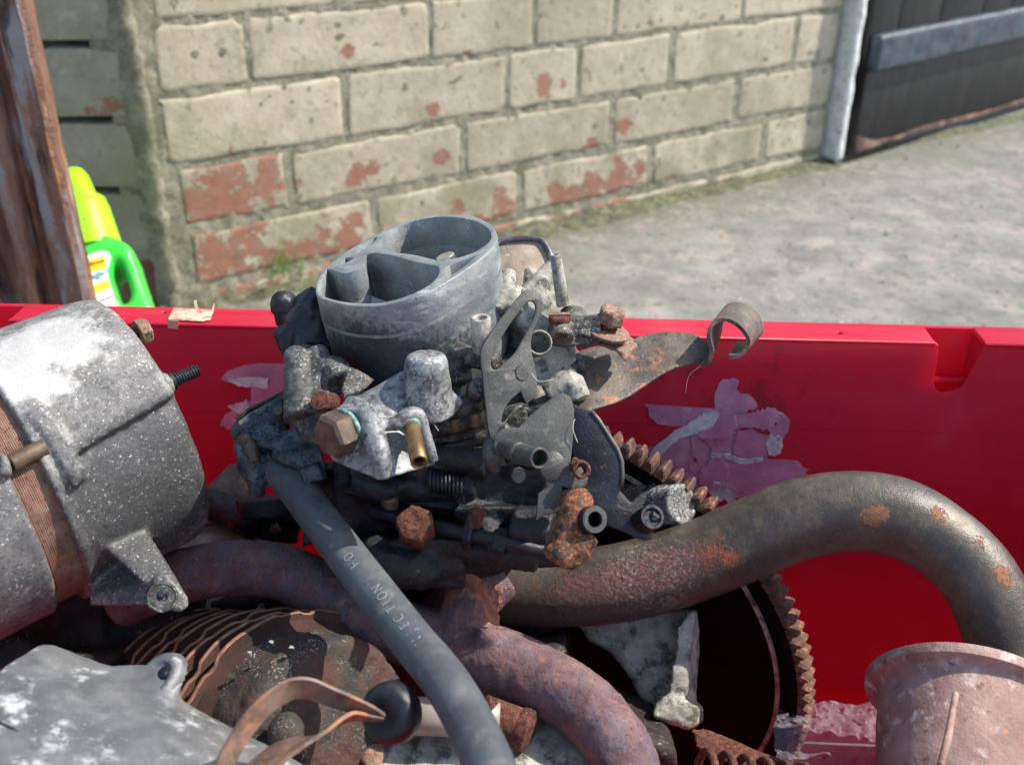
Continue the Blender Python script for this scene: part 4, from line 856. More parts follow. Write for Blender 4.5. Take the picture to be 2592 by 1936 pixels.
circ = [(math.cos(t) * (ro(t) - .00012), math.sin(t) * (ro(t) - .00012)) for t in (i * 2 * math.pi / 110 for i in range(110))]
circ2 = [(math.cos(t) * (ro(t) - .0026), math.sin(t) * (ro(t) - .0026)) for t in (i * 2 * math.pi / 90 for i in range(90))]
hp = join(plate2([circ] + [clampin(x_, m_) for x_, m_ in ((rnd(boreA, 3), .0009), (rnd(boreB, 2), .0009), (pock1, .0010), (pock2, .0010), (pock3, .0010))], tp_, .0125, .00008, lift=0),
          plate2([circ2] + [clampin(x_, .0034) for x_ in (rnd(boreA, 3), rnd(boreB, 2))], tp_, .028, .00008, lift=-.0123))
mesh_obj('throat_block', lean(hp), mt['zinc'], cb, smooth=35)
mesh_obj('throat_floor', lean(lathe(OC - NN * .0425, NN, [(RB - .006, 0), (RB - .006, .002), (.0001, .002)], 60)), mt['grime_body'], cb)
mesh_obj('choke_flap', hull([tp_.hit(*p1('K', x, y)) - NN * d for x, y, d in ((650, 500, .012), (730, 500, .014), (790, 560, .016), (850, 640, .018), (640, 680, .020), (600, 720, .021), (560, 690, .019), (600, 600, .017))] + [tp_.hit(*p1('K', x, y)) - NN * (d + .001) for x, y, d in ((650, 500, .012), (850, 640, .018), (600, 720, .021), (560, 690, .019))]), mt['zinc'], cb, smooth=30)
k_ = tp_.hit(*p1('K', 1255, 440))
mesh_obj('brass_nozzle', cyl(k_ + EYc * .0056 - NN * .014, k_ + EYc * .0056 + NN * .0006 - EXc * .001, .0040, .0038), mt['silver'], cb)
# body behind and below the barrel
body = join(
    lathe(OC - NN * .044, -NN, [(.0335, 0), (.031, .004), (.030, .012), (.0345, .015), (.036, .024), (.03, .026)], 40),
    box(Lc(.020, .004, -.062), EXc * .034, EYc * .026, NN * .009),
    box(Lc(-.008, .0, -.060), EXc * .032, EYc * .028, NN * .008),
    cyl(pk('K', 290, 1340, .385), pk('K', 240, 1120, .40), .007), cyl(pk('K', 330, 1200, .392), pk('K', 340, 1110, .398), .0045),
    cyl(pk('K', 1340, 1300, .380), pk('K', 1270, 1080, .382), .0055), cyl(pk('K', 1150, 1000, .388), pk('K', 1370, 1120, .378), .0055, .0048), hull([pk('K', x, y, c) for x, y, c in ((1060, 975, .386), (1150, 940, .388), (1300, 1010, .386), (1240, 1060, .380), (1100, 1020, .382))] + [Lc(.01, -.02, -.05), Lc(.02, -.02, -.05)]),
    cyl(pk('K', 1370, 1110, .376), pk('K', 1600, 1150, .370), .0038), cyl(pk('K', 1420, 1340, .376), pk('K', 1500, 1340, .372), .0038))
mesh_obj('main_body', cast(body, .0009, 2, .0012, .006, .0008), mt['grime_body'], cb, smooth=180)
# bright side casting at the right
side = join(sl('M', '960,255 1045,230 1070,400 1092,650 1120,760 1180,900 1200,1150 1225,1250 1235,1480 1150,1500 980,1560 830,1480 800,1100 780,900 700,800 620,620 740,480 900,320', .402, .011, (.25, .1, .96), .002),
    cyl(pk('M', 650, 700, .396), pk('M', 640, 520, .402), .0042, .0038), cyl(pk('M', 610, 480, .412), pk('M', 608, 352, .414), .0036, .0034),
    cyl(pk('M', 800, 480, .408), pk('M', 812, 345, .412), .0030), cyl(pk('M', 402, 1040, .374), pk('M', 395, 900, .371), .0031, .0031),
    tube([(1385, 1000, .392, .004), (1440, 965, .392, .005), (1462, 1010, .392, .005)], 4, 14), ball(pk('M', 1120, 1290, .394), .0045), ball(pk('M', 1190, 1380, .396), .004),
    tube([(1262, 790, .398, .005), (1290, 740, .40, .005), (1310, 780, .398, .005)], 4, 14), hull([Lc(.02, .0, -.052), Lc(.035, .01, -.03), Lc(.04, -.01, -.03), Lc(.03, -.02, -.05), Lc(.04, .02, -.056), Lc(.05, -.01, -.05), Lc(.036, .022, -.025)]))
mesh_obj('side_casting', cast(side, .0007, 1, .0005, .006, .0005), mt['cast_pale'], cb, smooth=180)
mesh_obj('side_tube', pipe_end(pk('M', 1075, 640, .398), pk('M', 1010, 212, .392), .0022, .0014, .004, 24, .0026), mt['cast_pale'], cb, smooth=50)
mesh_obj('vent_tube', pipe_end(pk('M', 405, 1080, .374), pk('M', 385, 738, .3665), .0036, .0020, .006, 30, .0036), mt['cast_pale'], cb, smooth=50)
mesh_obj('port_ring', pipe_end(pk('M', 850, 970, .392), pk('M', 878, 948, .3765), .0047, .0039, .010, 30), mt['cast_pale'], cb, smooth=50)
# slotted lever plate
sp = Plane(pk('M', 650, 1050, .3665), N(.28, .12, .95))
so = px('M', '800,502 850,505 885,540 905,600 903,680 870,760 838,830 815,900 808,980 820,1060 840,1150 860,1260 850,1400 800,1440 720,1500 640,1560 600,1620 560,1700 520,1770 470,1740 448,1652 430,1500 415,1350 400,1200 385,1080 395,1000 430,930 500,820 600,690 700,570 760,510')
si = px('M', '815,600 842,625 848,670 832,735 790,825 735,925 682,1022 632,1078 575,1122 528,1166 495,1172 476,1148 474,1100 492,1035 540,945 610,828 692,712 765,622')
st = px('M', '720,1358 740,1400 780,1480 790,1500 700,1470 640,1530 590,1600 560,1610 580,1520 620,1450 670,1400')
sp_o = mesh_obj('slotted_lever', plate([so, si, st], sp, .0017, .00035, smooth=True), mt['steel_dark'], cb, smooth=35)
mesh_obj('lever_rivet', lathe(sp.hit(*p1('M', 730, 1200)) - sp.n * .0003, sp.n, [(.0031, 0), (.0027, .0007), (.0001, .0008)], 24, f=lambda t, r, h: .8 + .2 * abs(math.sin(t))), mt['steel_dark'], sp_o, smooth=30)
# throttle sector lever
s2 = Plane(pk('Q', 750, 500, .3595), N(.12, .1, .98))
mesh_obj('sector_lever', plate([px('Q', '430,393 490,397 530,355 580,300 680,220 760,160 825,130 880,160 913,255 910,400 895,560 885,650 1000,700 1022,730 1015,810 990,850 880,862 825,845 812,900 800,1045 690,1058 620,1108 632,980 640,900 705,845 690,800 660,740 640,690 560,640 430,640 330,600 300,540 310,460 360,410')], s2, .0020, .0004), mt['steel_dark'], cb, smooth=35)
mesh_obj('sector_boss', lathe(s2.hit(*p1('Q', 745, 690)) - s2.n * .0006, s2.n, [(.0052, 0), (.0052, .0010), (.0048, .0013), (.0001, .0014)], 36, f=lambda t, r, h: .82 + .18 * abs(math.sin(t))), mt['steel_dark'], cb)
mesh_obj('return_flange', cast(tube([(p1('Q', 420, 400)[0], p1('Q', 420, 400)[1], .362, .0022), (p1('Q', 300, 480)[0], p1('Q', 300, 480)[1], .365, .003), (p1('Q', 290, 600)[0], p1('Q', 290, 600)[1], .366, .004), (p1('Q', 340, 720)[0], p1('Q', 340, 720)[1], .368, .003)], 6, 12), .0008, 3), mt['steel_dark'], cb, smooth=180)
a0, a1, a2, a3 = pk('Q', 370, 545, .3605), pk('Q', 500, 590, .349), pk('Q', 520, 600, .3475), pk('Q', 652, 632, .336)
mesh_obj('pin', join(cyl(a0, a1, .0036, .0036), cyl(a1, a2, .0026)), mt['steel_dark'], cb, smooth=40)
mesh_obj('pin', pipe_end(a2, a3, .0036, .0027, .006, 32), mt['steel_dark'], cb, smooth=40)
mesh_obj('stop_pin', cyl(pk('Q', 400, 745, .366), pk('Q', 492, 762, .358), .0031, .0030), mt['steel_black'], cb, smooth=40)
mesh_obj('crumbling_clip', cast(join(lathe(pk('Q', 965, 715, .354), N(.3, .1, .95), [(.0026, -.003), (.0034, 0), (.0032, .001), (.0020, .001), (.0018, -.003)], 24, closed=True), ball(pk('Q', 910, 690, .357), .0018), ball(pk('Q', 925, 650, .357), .0013)), .0006, 1, .002, .003), mt['rust'], cb, smooth=180)
# black curved lever
s3 = Plane(pk('Q', 1100, 700, .374), N(.0, .1, .99))
mesh_obj('curved_lever', plate([px('Q', '880,240 960,245 1040,270 1090,330 1150,420 1240,560 1275,650 1282,760 1270,850 1240,915 1243,970 1280,1005 1350,1030 1430,1045 1480,1090 1510,1180 1490,1250 1400,1245 1300,1195 1180,1150 1080,1120 980,1090 850,1040 790,960 820,880 900,860 980,820 1000,700 900,600')], s3, .0034, .0005, smooth=True), mt['steel_black'], cb, smooth=40)
mesh_obj('lever_edge', sweep([s3.hit(*q) + s3.n * -.0003 for q in px('Q', '1040,272 1095,335 1152,424 1240,562 1272,650 1279,760 1267,850')], [.0009] * 7, 8), mt['steel_dark'], cb, smooth=180)
mesh_obj('lever_roller', pipe_end(pk('Q', 1440, 1110, .372), pk('Q', 1508, 1075, .364), .0046, .0030, .0012, 30), mt['steel_black'], cb, smooth=40)
mesh_obj('roller_core', cast(ball(pk('Q', 1512, 1078, .3665), .0024), .0006, 1, .002, .002), mt['cast_dark'], cb, smooth=180)
# rusty forked link
lk = join(tube([(*p1('Q', 985, 935), .354, .0040), (*p1('Q', 930, 990), .350, .0056), (*p1('Q', 890, 1120), .348, .0052), (*p1('Q', 850, 1260), .347, .0052), (*p1('Q', 815, 1370), .346, .0066), (*p1('Q', 790, 1420), .346, .0052)], 6, 20),
          tube([(*p1('Q', 1040, 1215), .347, .0030), (*p1('Q', 985, 1270), .346, .0045), (*p1('Q', 900, 1350), .346, .0050), (*p1('Q', 830, 1400), .346, .005)], 6, 18))
mesh_obj('forked_link', cast(lk, .0007, 2, .0013, .004, .0005), mt['rust_orange'], cb, smooth=180)
mesh_obj('link_bush', pipe_end(pk('Q', 935, 1095, .351), pk('Q', 1068, 1095, .3420), .0047, .0026, .006, 32, .0040), mt['steel_black'], cb, smooth=40)
mesh_obj('bush_face', lathe(pk('Q', 1068, 1095, .3418), pk('Q', 1068, 1095, .3393) - pk('Q', 935, 1095, .351), [(.0027, 0), (.0027, .0003), (.0044, .0003), (.0046, 0)], 32, closed=True), mt['steel_dark'], cb, smooth=40)
# fuel cover with its bolt and brass pipe
cov = join(
    hull([pk('L', x, y, c) for x, y, c in ((830, 600, .366), (930, 545, .372), (1150, 430, .367), (1330, 320, .369), (1420, 380, .368), (1445, 470, .366), (1485, 640, .364), (1330, 640, .362), (1150, 690, .356), (1060, 640, .357), (940, 560, .364))] + [pk('L', x, y, c) for x, y, c in ((900, 700, .39), (1400, 500, .398), (1450, 700, .392), (1330, 360, .398), (1100, 800, .385))]),
    hull([pk('L', x, y, c) for x, y, c in ((800, 620, .366), (760, 790, .366), (830, 955, .362), (1160, 1088, .346), (1195, 1070, .345), (1160, 850, .350), (1080, 660, .355), (920, 555, .364), (850, 700, .376), (850, 940, .372), (1180, 1060, .357), (1100, 680, .368))]),
    hull([pk('L', x, y, c) for x, y, c in ((1100, 690, .358), (1180, 1085, .348), (1545, 980, .361), (1480, 650, .370), (1330, 640, .366), (1120, 850, .362), (1180, 1060, .358), (1540, 960, .370), (1470, 650, .380))]),
    tube([(*p1('L', 960, 560), .362, .0035), (*p1('L', 1060, 640), .353, .0040), (*p1('L', 1120, 790), .346, .0042), (*p1('L', 1170, 950), .342, .0036), (*p1('L', 1182, 1070), .343, .0028)], 6, 16),
    tube([(*p1('L', 1180, 700), .352, .0024), (*p1('L', 1290, 690), .352, .0026), (*p1('L', 1340, 650), .353, .0030), (*p1('L', 1420, 640), .356, .0030), (*p1('L', 1470, 760), .358, .0024), (*p1('L', 1540, 960), .360, .0018)], 6, 14),
    cyl(pk('L', 1000, 700, .366), pk('L', 925, 740, .352), .0086, .0082))
mesh_obj('fuel_cover', cast(cov, .0007, 2, .0004, .006, .0003), mt['cast_bright'], cb, smooth=180)
q0 = pk('L', 930, 735, .351); q1 = q0 + N(-.66, -.30, .70).normalized() * .0088
mesh_obj('seal_ring', cyl(q0 - (q1 - q0) * .05, q0 + (q1 - q0) * .16, .0079), mt['verdigris'], cb, smooth=40)
mesh_obj('hollow_bolt', hexa(q0 + (q1 - q0) * .08, q1, .0080, .55, .14), mt['bronze_hex'], cb, smooth=25)
c0, c1 = pk('L', 1375, 700, .354), pk('L', 1435, 965, .336)
mesh_obj('brass_pipe', pipe_end(c0, c1, .0029, .0020, .008, 30, .0029), mt['brass'], cb, smooth=50)
mesh_obj('pipe_seal', cyl(c0 + (c1 - c0) * -.05, c0 + (c1 - c0) * .10, .0034), mt['verdigris'], cb, smooth=50)
dome = lathe(pk('L', 1500, 560, .3675), pk('L', 1478, 180, .3605) - pk('L', 1500, 560, .3675), [(.0092, -.004), (.0084, .008), (.0078, .0150), (.0070, .0180), (.0050, .0190), (.0001, .0193)], 40)
mesh_obj('float_dome', cast(join(dome, tube([(*p1('L', 1480, 620), .367, .0035), (*p1('L', 1600, 600), .369, .0035), (*p1('L', 1700, 500), .370, .0035)], 5, 14)), .0007, 3, .0007, .006, .0002), mt['cast_bright'], cb, smooth=180)
# choke housing lumps, left front
lump = join(cyl(pk('L', 640, 660, .371), pk('L', 585, 235, .381), .0078, .0052), cyl(pk('L', 740, 560, .373), pk('L', 735, 215, .383), .0062, .0044), ball(pk('L', 583, 240, .381), .0050), ball(pk('L', 735, 222, .383), .0044),
    hull([pk('L', x, y, c) for x, y, c in ((500, 380, .380), (640, 760, .369), (790, 760, .366), (880, 480, .371), (840, 330, .378), (530, 600, .374), (620, 800, .373), (740, 850, .369))] + [pk('L', x, y, .388) for x, y in ((520, 400), (650, 800), (860, 360), (850, 700))]),
    hull([pk('L', x, y, c) for x, y, c in ((900, 430, .365), (950, 300, .369), (1000, 310, .368), (1130, 390, .371), (1080, 440, .367), (960, 540, .368), (900, 520, .363))] + [pk('L', x, y, .385) for x, y in ((900, 400), (1100, 400), (950, 520))]),
    tube([(*p1('L', 790, 330), .379, .006), (*p1('L', 850, 320), .376, .005), (*p1('L', 900, 400), .372, .006)], 4, 14))
mesh_obj('choke_housing', cast(lump, .0007, 2, .0008, .006, .0006), mt['cast_grey'], cb, smooth=180)
mesh_obj('rusty_screw', join(lathe(pk('L', 755, 540, .3635), N(-.2, .2, .95), [(.0036, -.004), (.0038, .001), (.0033, .002), (.0001, .0022)], 24)), mt['rust'], cb, smooth=50)
mesh_obj('screw', cyl(pk('L', 810, 550, .368), pk('L', 825, 535, .3625), .0030), mt['rust'], cb, smooth=50)
# inlet casting with the hose socket
inl = join(hull([pk('L', x, y, c) for x, y, c in ((115, 740, .398), (180, 640, .402), (500, 460, .404), (530, 690, .394), (420, 760, .386), (230, 720, .390), (170, 900, .392), (290, 880, .384))] + [pk('L', x, y, .412) for x, y in ((150, 740), (500, 480), (540, 800), (250, 1000))]),
    hull([pk('L', x, y, c) for x, y, c in ((220, 700, .388), (400, 640, .386), (520, 700, .388), (560, 900, .384), (400, 860, .380), (270, 860, .383))]),
    hull([pk('L', x, y, c) for x, y, c in ((400, 780, .386), (600, 700, .384), (760, 860, .380), (780, 1010, .380), (740, 1060, .381), (640, 1000, .378), (500, 900, .379), (420, 960, .381))] + [pk('L', x, y, .402) for x, y in ((400, 900), (740, 900), (700, 1040))]),
    hull([pk('L', x, y, c) for x, y, c in ((170, 920, .392), (260, 900, .386), (420, 900, .384), (380, 1120, .390), (300, 1215, .393), (220, 1100, .394), (160, 1010, .395))] + [pk('L', x, y, .405) for x, y in ((200, 950), (400, 950), (330, 1150))]),
    cyl(pk('L', 420, 960, .397), pk('L', 470, 1040, .388), .0072), tube([(*p1('L', 205, 830), .386, .0028), (*p1('L', 230, 900), .384, .004), (*p1('L', 280, 1010), .385, .0034), (*p1('L', 310, 1190), .390, .003)], 5, 12),
    box(pk('L', 700, 1040, .379), N(.0035, .001, 0), N(-.001, .003, 0), N(0, 0, .004)))
mesh_obj('inlet_casting', cast(inl, .0007, 1, .0010, .006, .0008), mt['cast_blue'], cb, smooth=180)
sc0 = pk('L', 450, 615, .3845); scn = N(.1, .5, .86)
mesh_obj('cover_screw', lathe(sc0, scn, [(.0020, -.004), (.0021, .0005), (.0019, .0015), (.0001, .0018)], 26), mt['bronze_hex'], cb, smooth=50)
mesh_obj('gasket', sl('L', '150,655 230,590 500,455 505,475 240,605 165,670', .400, .006, (-.2, .7, .7), .0004), mt['cast_dark'], cb)
mesh_obj('gasket', sl('L', '170,680 250,615 500,490 505,505 255,635 180,700', .398, .006, (-.2, .7, .7), .0004), mt['cast_grey'], cb)
mesh_obj('small_lever', cast(tube([(*p1('L', 170, 880), .388, .002), (*p1('L', 215, 815), .384, .0028), (*p1('L', 255, 860), .381, .0026), (*p1('L', 290, 960), .380, .0022)], 6, 12), .0006, 1, .001, .003), mt['bronze_hex'], cb, smooth=180)
# dark parts below the cover
dk = join(tube([(*p1('L', 1480, 640), .374, .0034), (*p1('L', 1650, 600), .376, .0034), (*p1('L', 1800, 560), .378, .004)], 6, 14), tube([(*p1('L', 1500, 740), .376, .0034), (*p1('L', 1700, 690), .378, .0034), (*p1('L', 1880, 640), .380, .004)], 6, 14),
    cyl(pk('L', 1790, 520, .378), pk('L', 1800, 600, .377), .0042), box(pk('L', 1650, 800, .392), N(.030, .008, 0), N(-.002, .006, .001), N(0, 0, .012)), cyl(pk('L', 1830, 460, .376), pk('L', 1860, 450, .365), .004))
mesh_obj('vacuum_pipes', cast(dk, .0009, 2, .0010, .006, .0008), mt['grime_body'], cb, smooth=180)
low = join(
    lathe(P(1130, 1080, .412), N(.12, -1, -.25), [(.03, 0), (.036, .006), (.030, .018), (.026, .030), (.028, .040), (.030, .05), (.028, .055)], 36),
    box(P(1180, 1130, .400), N(.042, .012, 0), N(-.002, .008, .002), N(0, 0, .018)), box(P(1120, 1230, .402), N(.040, -.002, 0), N(0, .010, .002), N(0, 0, .016)),
    cyl(pk('L', 1275, 1130, .380), pk('L', 1560, 1090, .386), .0036), cyl(pk('L', 1480, 900, .384), pk('L', 1900, 960, .382), .0060, .0066),
    cyl(P(1080, 1375, .385), P(1360, 1405, .376), .0062), cyl(P(1300, 1330, .376), P(1400, 1350, .372), .008), box(P(1290, 1350, .392), N(.020, .0, 0), N(0, .012, .004), N(0, 0, .010)),
    box(P(880, 1265, .410), N(.015, .006, 0), N(.002, .012, .002), N(0, 0, .010)), cyl(P(800, 1215, .405), P(900, 1235, .400), .008), box(P(960, 1340, .405), N(.018, .004, 0), N(.004, .016, .004), N(0, 0, .014)), tube([(900, 1210, .386, .006), (980, 1240, .385, .006), (1080, 1235, .386, .006), (1200, 1225, .386, .006)], 6, 16), cyl(P(1210, 1320, .384), P(1260, 1390, .376), .006, .005))
mesh_obj('throttle_body', cast(low, .0011, 1, .0012, .006, .0010), mt['cast_dark'], cb, smooth=180)
for (u, v, c, w_, t_, hh) in ((1175, 1120, .3825, .036, .0016, .016), (1170, 1146, .3830, .033, .0012, .016)):
    mesh_obj('gasket_flange', cast(box(P(u, v, c + .012), N(w_, w_ * .20, 0), N(0, t_, .0004), N(0, 0, hh)), .0006, 1, .0004, .006, .0004), mt['cast_dark'], cb, smooth=60)
for (u, v, c, r_) in ((1205, 1045, .376, .0034), (1265, 1075, .372, .0030), (1150, 1060, .376, .0028), (985, 1260, .380, .0034)):
    mesh_obj('body_screw', lathe(P(u, v, c), N(-.1, .9, .42), [(r_, -.004), (r_, 0), (r_ * .9, .0008), (r_ * .25, .0010), (r_ * .22, .0004), (.0001, .0004)], 22), mt['bronze_hex'], cb, smooth=40)
mesh_obj('throttle_shaft', cyl(P(940, 1295, .381), P(1400, 1400, .366), .0026), mt['steel_black'], cb, smooth=50)
mesh_obj('shaft_nut', hexa(P(1180, 1352, .3735), P(1200, 1356, .3728), .0058, .2), mt['steel_black'], cb, smooth=30)
mesh_obj('shaft_nut', hexa(P(1255, 1368, .3715), P(1285, 1375, .3705), .0050, .5), mt['steel_black'], cb, smooth=30)
q = []
for k in range(0, 9 * 16 + 1): a = k / 16 * 2 * math.pi; q.append(P(1085, 1215, .379) + N(.0009 * k / 16, -.00022 * k / 16, 0) * 1.6 + N(.0004, math.cos(a) * .0042, math.sin(a) * .0042))
mesh_obj('return_spring', sweep(q, [.00055] * len(q), 7), mt['steel_black'], cb, smooth=180)
mesh_obj('stay_plate', plate([[(880, 1215), (1000, 1235), (1180, 1255), (1330, 1290), (1330, 1318), (1160, 1290), (990, 1270), (870, 1245)]], Plane(P(1100, 1260, .384), N(.1, .5, .85)), .0018, .0003), mt['cast_dark'], cb, smooth=40)
mesh_obj('base_bolt', cast(hexa(P(1057, 1350, .384), P(1050, 1325, .366), .0074, .2), .0007, 2, .0018, .004), mt['rust'], cb, smooth=180)
mesh_obj('base_flange', cast(join(tube([(930, 1390, .380, .007), (980, 1425, .378, .008), (1060, 1435, .380, .008), (1120, 1425, .384, .006)], 6, 18), box(P(1030, 1420, .386), N(.022, 0, 0), N(0, .01, .003), N(0, 0, .008))), .001, 4, .0022, .006, .0008), mt['cast_dark'], cb, smooth=180)
mesh_obj('base_stud', threads(P(1195, 1330, .372), P(1215, 1285, .370), .003), mt['rust'], cb)
# black rubber elbow at the back left
el = join(tube([(*p1('K', 60, 790), .43, .0062), (*p1('K', 140, 800), .43, .0070), (*p1('K', 230, 790), .428, .0060), (*p1('K', 300, 730), .425, .0062), (*p1('K', 345, 640), .425, .0035)], 6, 18), ball(pk('K', 110, 750, .428), .0062), tube([(*p1('K', 250, 820), .425, .009), (*p1('K', 320, 1000), .418, .010), (*p1('K', 330, 1120), .41, .009)], 6, 18), box(pk('K', 240, 1010, .42), N(.008, .003, 0), N(-.003, .008, 0), N(0, 0, .008)))
mesh_obj('rubber_elbow', cast(el, .0011, 3, .0025, .006, .0008), mt['black_rubber'], cb, smooth=180)
# right hand clamp screws and swivel
kn = join(cyl(pk('M', 1060, 930, .390), pk('M', 1050, 810, .394), .0048), cyl(pk('M', 1150, 850, .398), pk('M', 1165, 695, .402), .0058, .0054), box(pk('M', 1230, 850, .398), N(.007, .001, 0), N(0, .0055, 0), N(0, 0, .005)), cyl(pk('M', 1280, 800, .40), pk('M', 1240, 940, .395), .0042))
mesh_obj('swivel_block', cast(kn, .0006, 1, .0006, .006, .0004), mt['cast_grey'], cb, smooth=180)
sx = pk('M', 1050, 790, .3925)
mesh_obj('clamp_screw', cast(join(lathe(sx, N(-.1, .93, .35), [(.0047, -.004), (.0047, -.001), (.0040, -.0005), (.0040, .001), (.0044, .0012), (.0043, .0028), (.0036, .0034), (.0001, .0034)], 26)), .0005, 1, .0008, .003), mt['rust'], cb, smooth=180)
mesh_obj('screw_slot', box(sx + N(-.1, .93, .35) * .0036, N(.0040, 0, .0008), N(-.1, .93, .35) * .0005, N(0, -.0005, .0011)), mt['rust_pale'], cb, smooth=0)
wn = N(.22, .86, .46).normalized(); wc = pk('M', 1445, 850, .398)
mesh_obj('washer', lathe(wc, wn, [(.003, -.0008), (.0085, -.0010), (.0088, .0001), (.0082, .0006), (.004, .0010), (.0001, .0010)], 40), mt['rust_pale'], cb, smooth=50)
mesh_obj('bolt_collar', cyl(wc + wn * .0008, wc + wn * .0036, .0036), mt['rust'], cb, smooth=50)
mesh_obj('clamp_bolt', cast(hexa(wc + wn * .0034, wc + wn * .0094, .0056, .4, .16), .0006, 1, .0012, .003), mt['rust_pale'], cb, smooth=180)
mesh_obj('clip_plate', cast(join(hull([pk('M', x, y, c) for x, y, c in ((1590, 870, .405), (1665, 910, .402), (1670, 950, .399), (1580, 1010, .395), (1480, 1000, .395), (1330, 940, .399))] + [pk('M', x, y, c) for x, y, c in ((1590, 890, .409), (1665, 930, .404), (1500, 1020, .398), (1330, 960, .402))]), hull([pk('M', x, y, c) for x, y, c in ((1500, 1000, .394), (1560, 1010, .393), (1680, 940, .398), (1700, 975, .397), (1690, 1000, .396), (1595, 1112, .391), (1560, 1060, .392))] + [pk('M', x, y, c) for x, y, c in ((1510, 1010, .397), (1690, 970, .401), (1590, 1100, .395))])), .0007, 2, .0006, .004), mt['rust_pale'], cb, smooth=180)
# folded bracket with curled hook end
br = ribbon([(1425, 905, .412), (1500, 880, .414), (1590, 862, .418), (1640, 848, .420), (1700, 842, .420), (1760, 850, .418), (1798, 878, .414)],
            [(20, 150, -.022), (0, 160, -.024), (-10, 150, -.022), (0, 125, -.018), (0, 95, -.014), (0, 70, -.010), (0, 38, -.005)], .0016, 8)
mesh_obj('bracket_arm', cast(br, .0007, 1, .0006, .01), mt['bracket'], cb, smooth=180)
mesh_obj('hook_curl', ribbon([(*p1('I', 700, 425), .404), (*p1('I', 735, 400), .402), (*p1('I', 742, 350), .402), (*p1('I', 730, 290), .402), (*p1('I', 738, 240), .402), (*p1('I', 770, 210), .402), (*p1('I', 815, 205), .402), (*p1('I', 860, 225), .402), (*p1('I', 900, 265), .402), (*p1('I', 918, 310), .402), (*p1('I', 900, 350), .402), (*p1('I', 865, 375), .402), (*p1('I', 825, 378), .402)],
    [(0, -22, .010), (5, -30, .014), (20, -38, .018), (34, -42, .020), (34, -42, .020), (34, -42, .020), (36, -40, .020), (38, -38, .020), (38, -34, .020), (34, -34, .020), (32, -34, .020), (26, -34, .020), (24, -36, .020)], .0015, 8), mt['bracket'], cb, smooth=50)
# tin lid standing behind
lidp = Plane(pk('M', 750, 250, .452), N(-.05, .45, .9))
lo = px('M', '525,125 560,108 700,90 850,92 910,115 945,165 975,230 985,330 940,450 760,560 560,480 530,300')
mesh_obj('backing_dish', plate([lo], lidp, .0014, .0003, smooth=True), mt['tin'], cb, smooth=40)
q = [tuple(lidp.hit(*a) + lidp.n * .0008) for a in px('M', '500,150 525,125 560,108 630,97 700,90 780,88 850,92 890,103 920,130 950,180 975,240 985,330 970,420')]
q = cat(q, 5); mesh_obj('dish_rim', sweep([V(a) for a in q], [.0013] * len(q), 10), mt['tin_rim'], cb, smooth=180)

# ---- engine block, cylinder, flywheel
en = thing('engine', 'rusty air cooled engine with finned cylinder, toothed flywheel and oily crankcase', 'engine', P(1200, 1936, .46))
FC = P(1429, 1598, .512); FN = N(-.50, -.449, .74).normalized(); FR = .1219; f1, f2, f3 = frame(FN, N(1, 0, 0))
fw = mesh_obj('flywheel', lathe(FC - FN * .012, FN, [(.03, 0), (FR - .006, 0), (FR - .0055, .0002), (FR - .0055, .0115), (FR - .010, .0115), (FR - .0125, .0095), (FR - .0165, .009), (FR - .0175, .0045), (.03, .0045)], 160), mt['black_face'], en, smooth=30)
mesh_obj('rim_step', lathe(FC - FN * .012, FN, [(FR - .0165, .0085), (FR - .0158, .0102), (FR - .0142, .0104), (FR - .0135, .0085)], 140, closed=True), mt['cast_pale'], fw, smooth=30)
nt_ = 122; tw_ = 2 * math.pi / nt_; tooth = None
for i in range(nt_):
    a = tw_ * i; rd = f1 * math.cos(a) + f2 * math.sin(a); tg = -f1 * math.sin(a) + f2 * math.cos(a); base = FC + rd * (FR - .0058) - FN * .006
    if tooth is None:
        w0, w1, hh = FR * tw_ * .46, FR * tw_ * .09, .0060
        Vs = [V((x, y, z)) for z in (-.0036, .0036) for x, y in ((0, -w0), (hh * .55, -w0 * .72), (hh, -w1), (hh, w1), (hh * .55, w0 * .72), (0, w0))]
        Vs += [V((x * .9 if x else 0, y * .8, .0050)) for x, y in ((0, -w0), (hh * .5, -w0 * .7), (hh, -w1), (hh, w1), (hh * .5, w0 * .7), (0, w0))]
        tooth = bpy.data.meshes.new('tooth'); Fs = [tuple(range(5, -1, -1)), tuple(range(12, 18))]
        for r0 in (0, 6): Fs += [(r0 + k, r0 + (k + 1) % 6, r0 + 6 + (k + 1) % 6, r0 + 6 + k) for k in range(6)]
        tooth.from_pydata([tuple(v) for v in Vs], [], Fs); tooth.materials.append(mt['tooth']); tooth.update()
    u = (base - P(0, 0, .0)).copy(); o = bpy.data.objects.new('tooth', tooth); COL.objects.link(o); o.parent = fw
    M_ = Matrix((rd, tg, rd.cross(tg))).transposed().to_4x4(); M_.translation = base - wloc(fw); o.matrix_local = M_
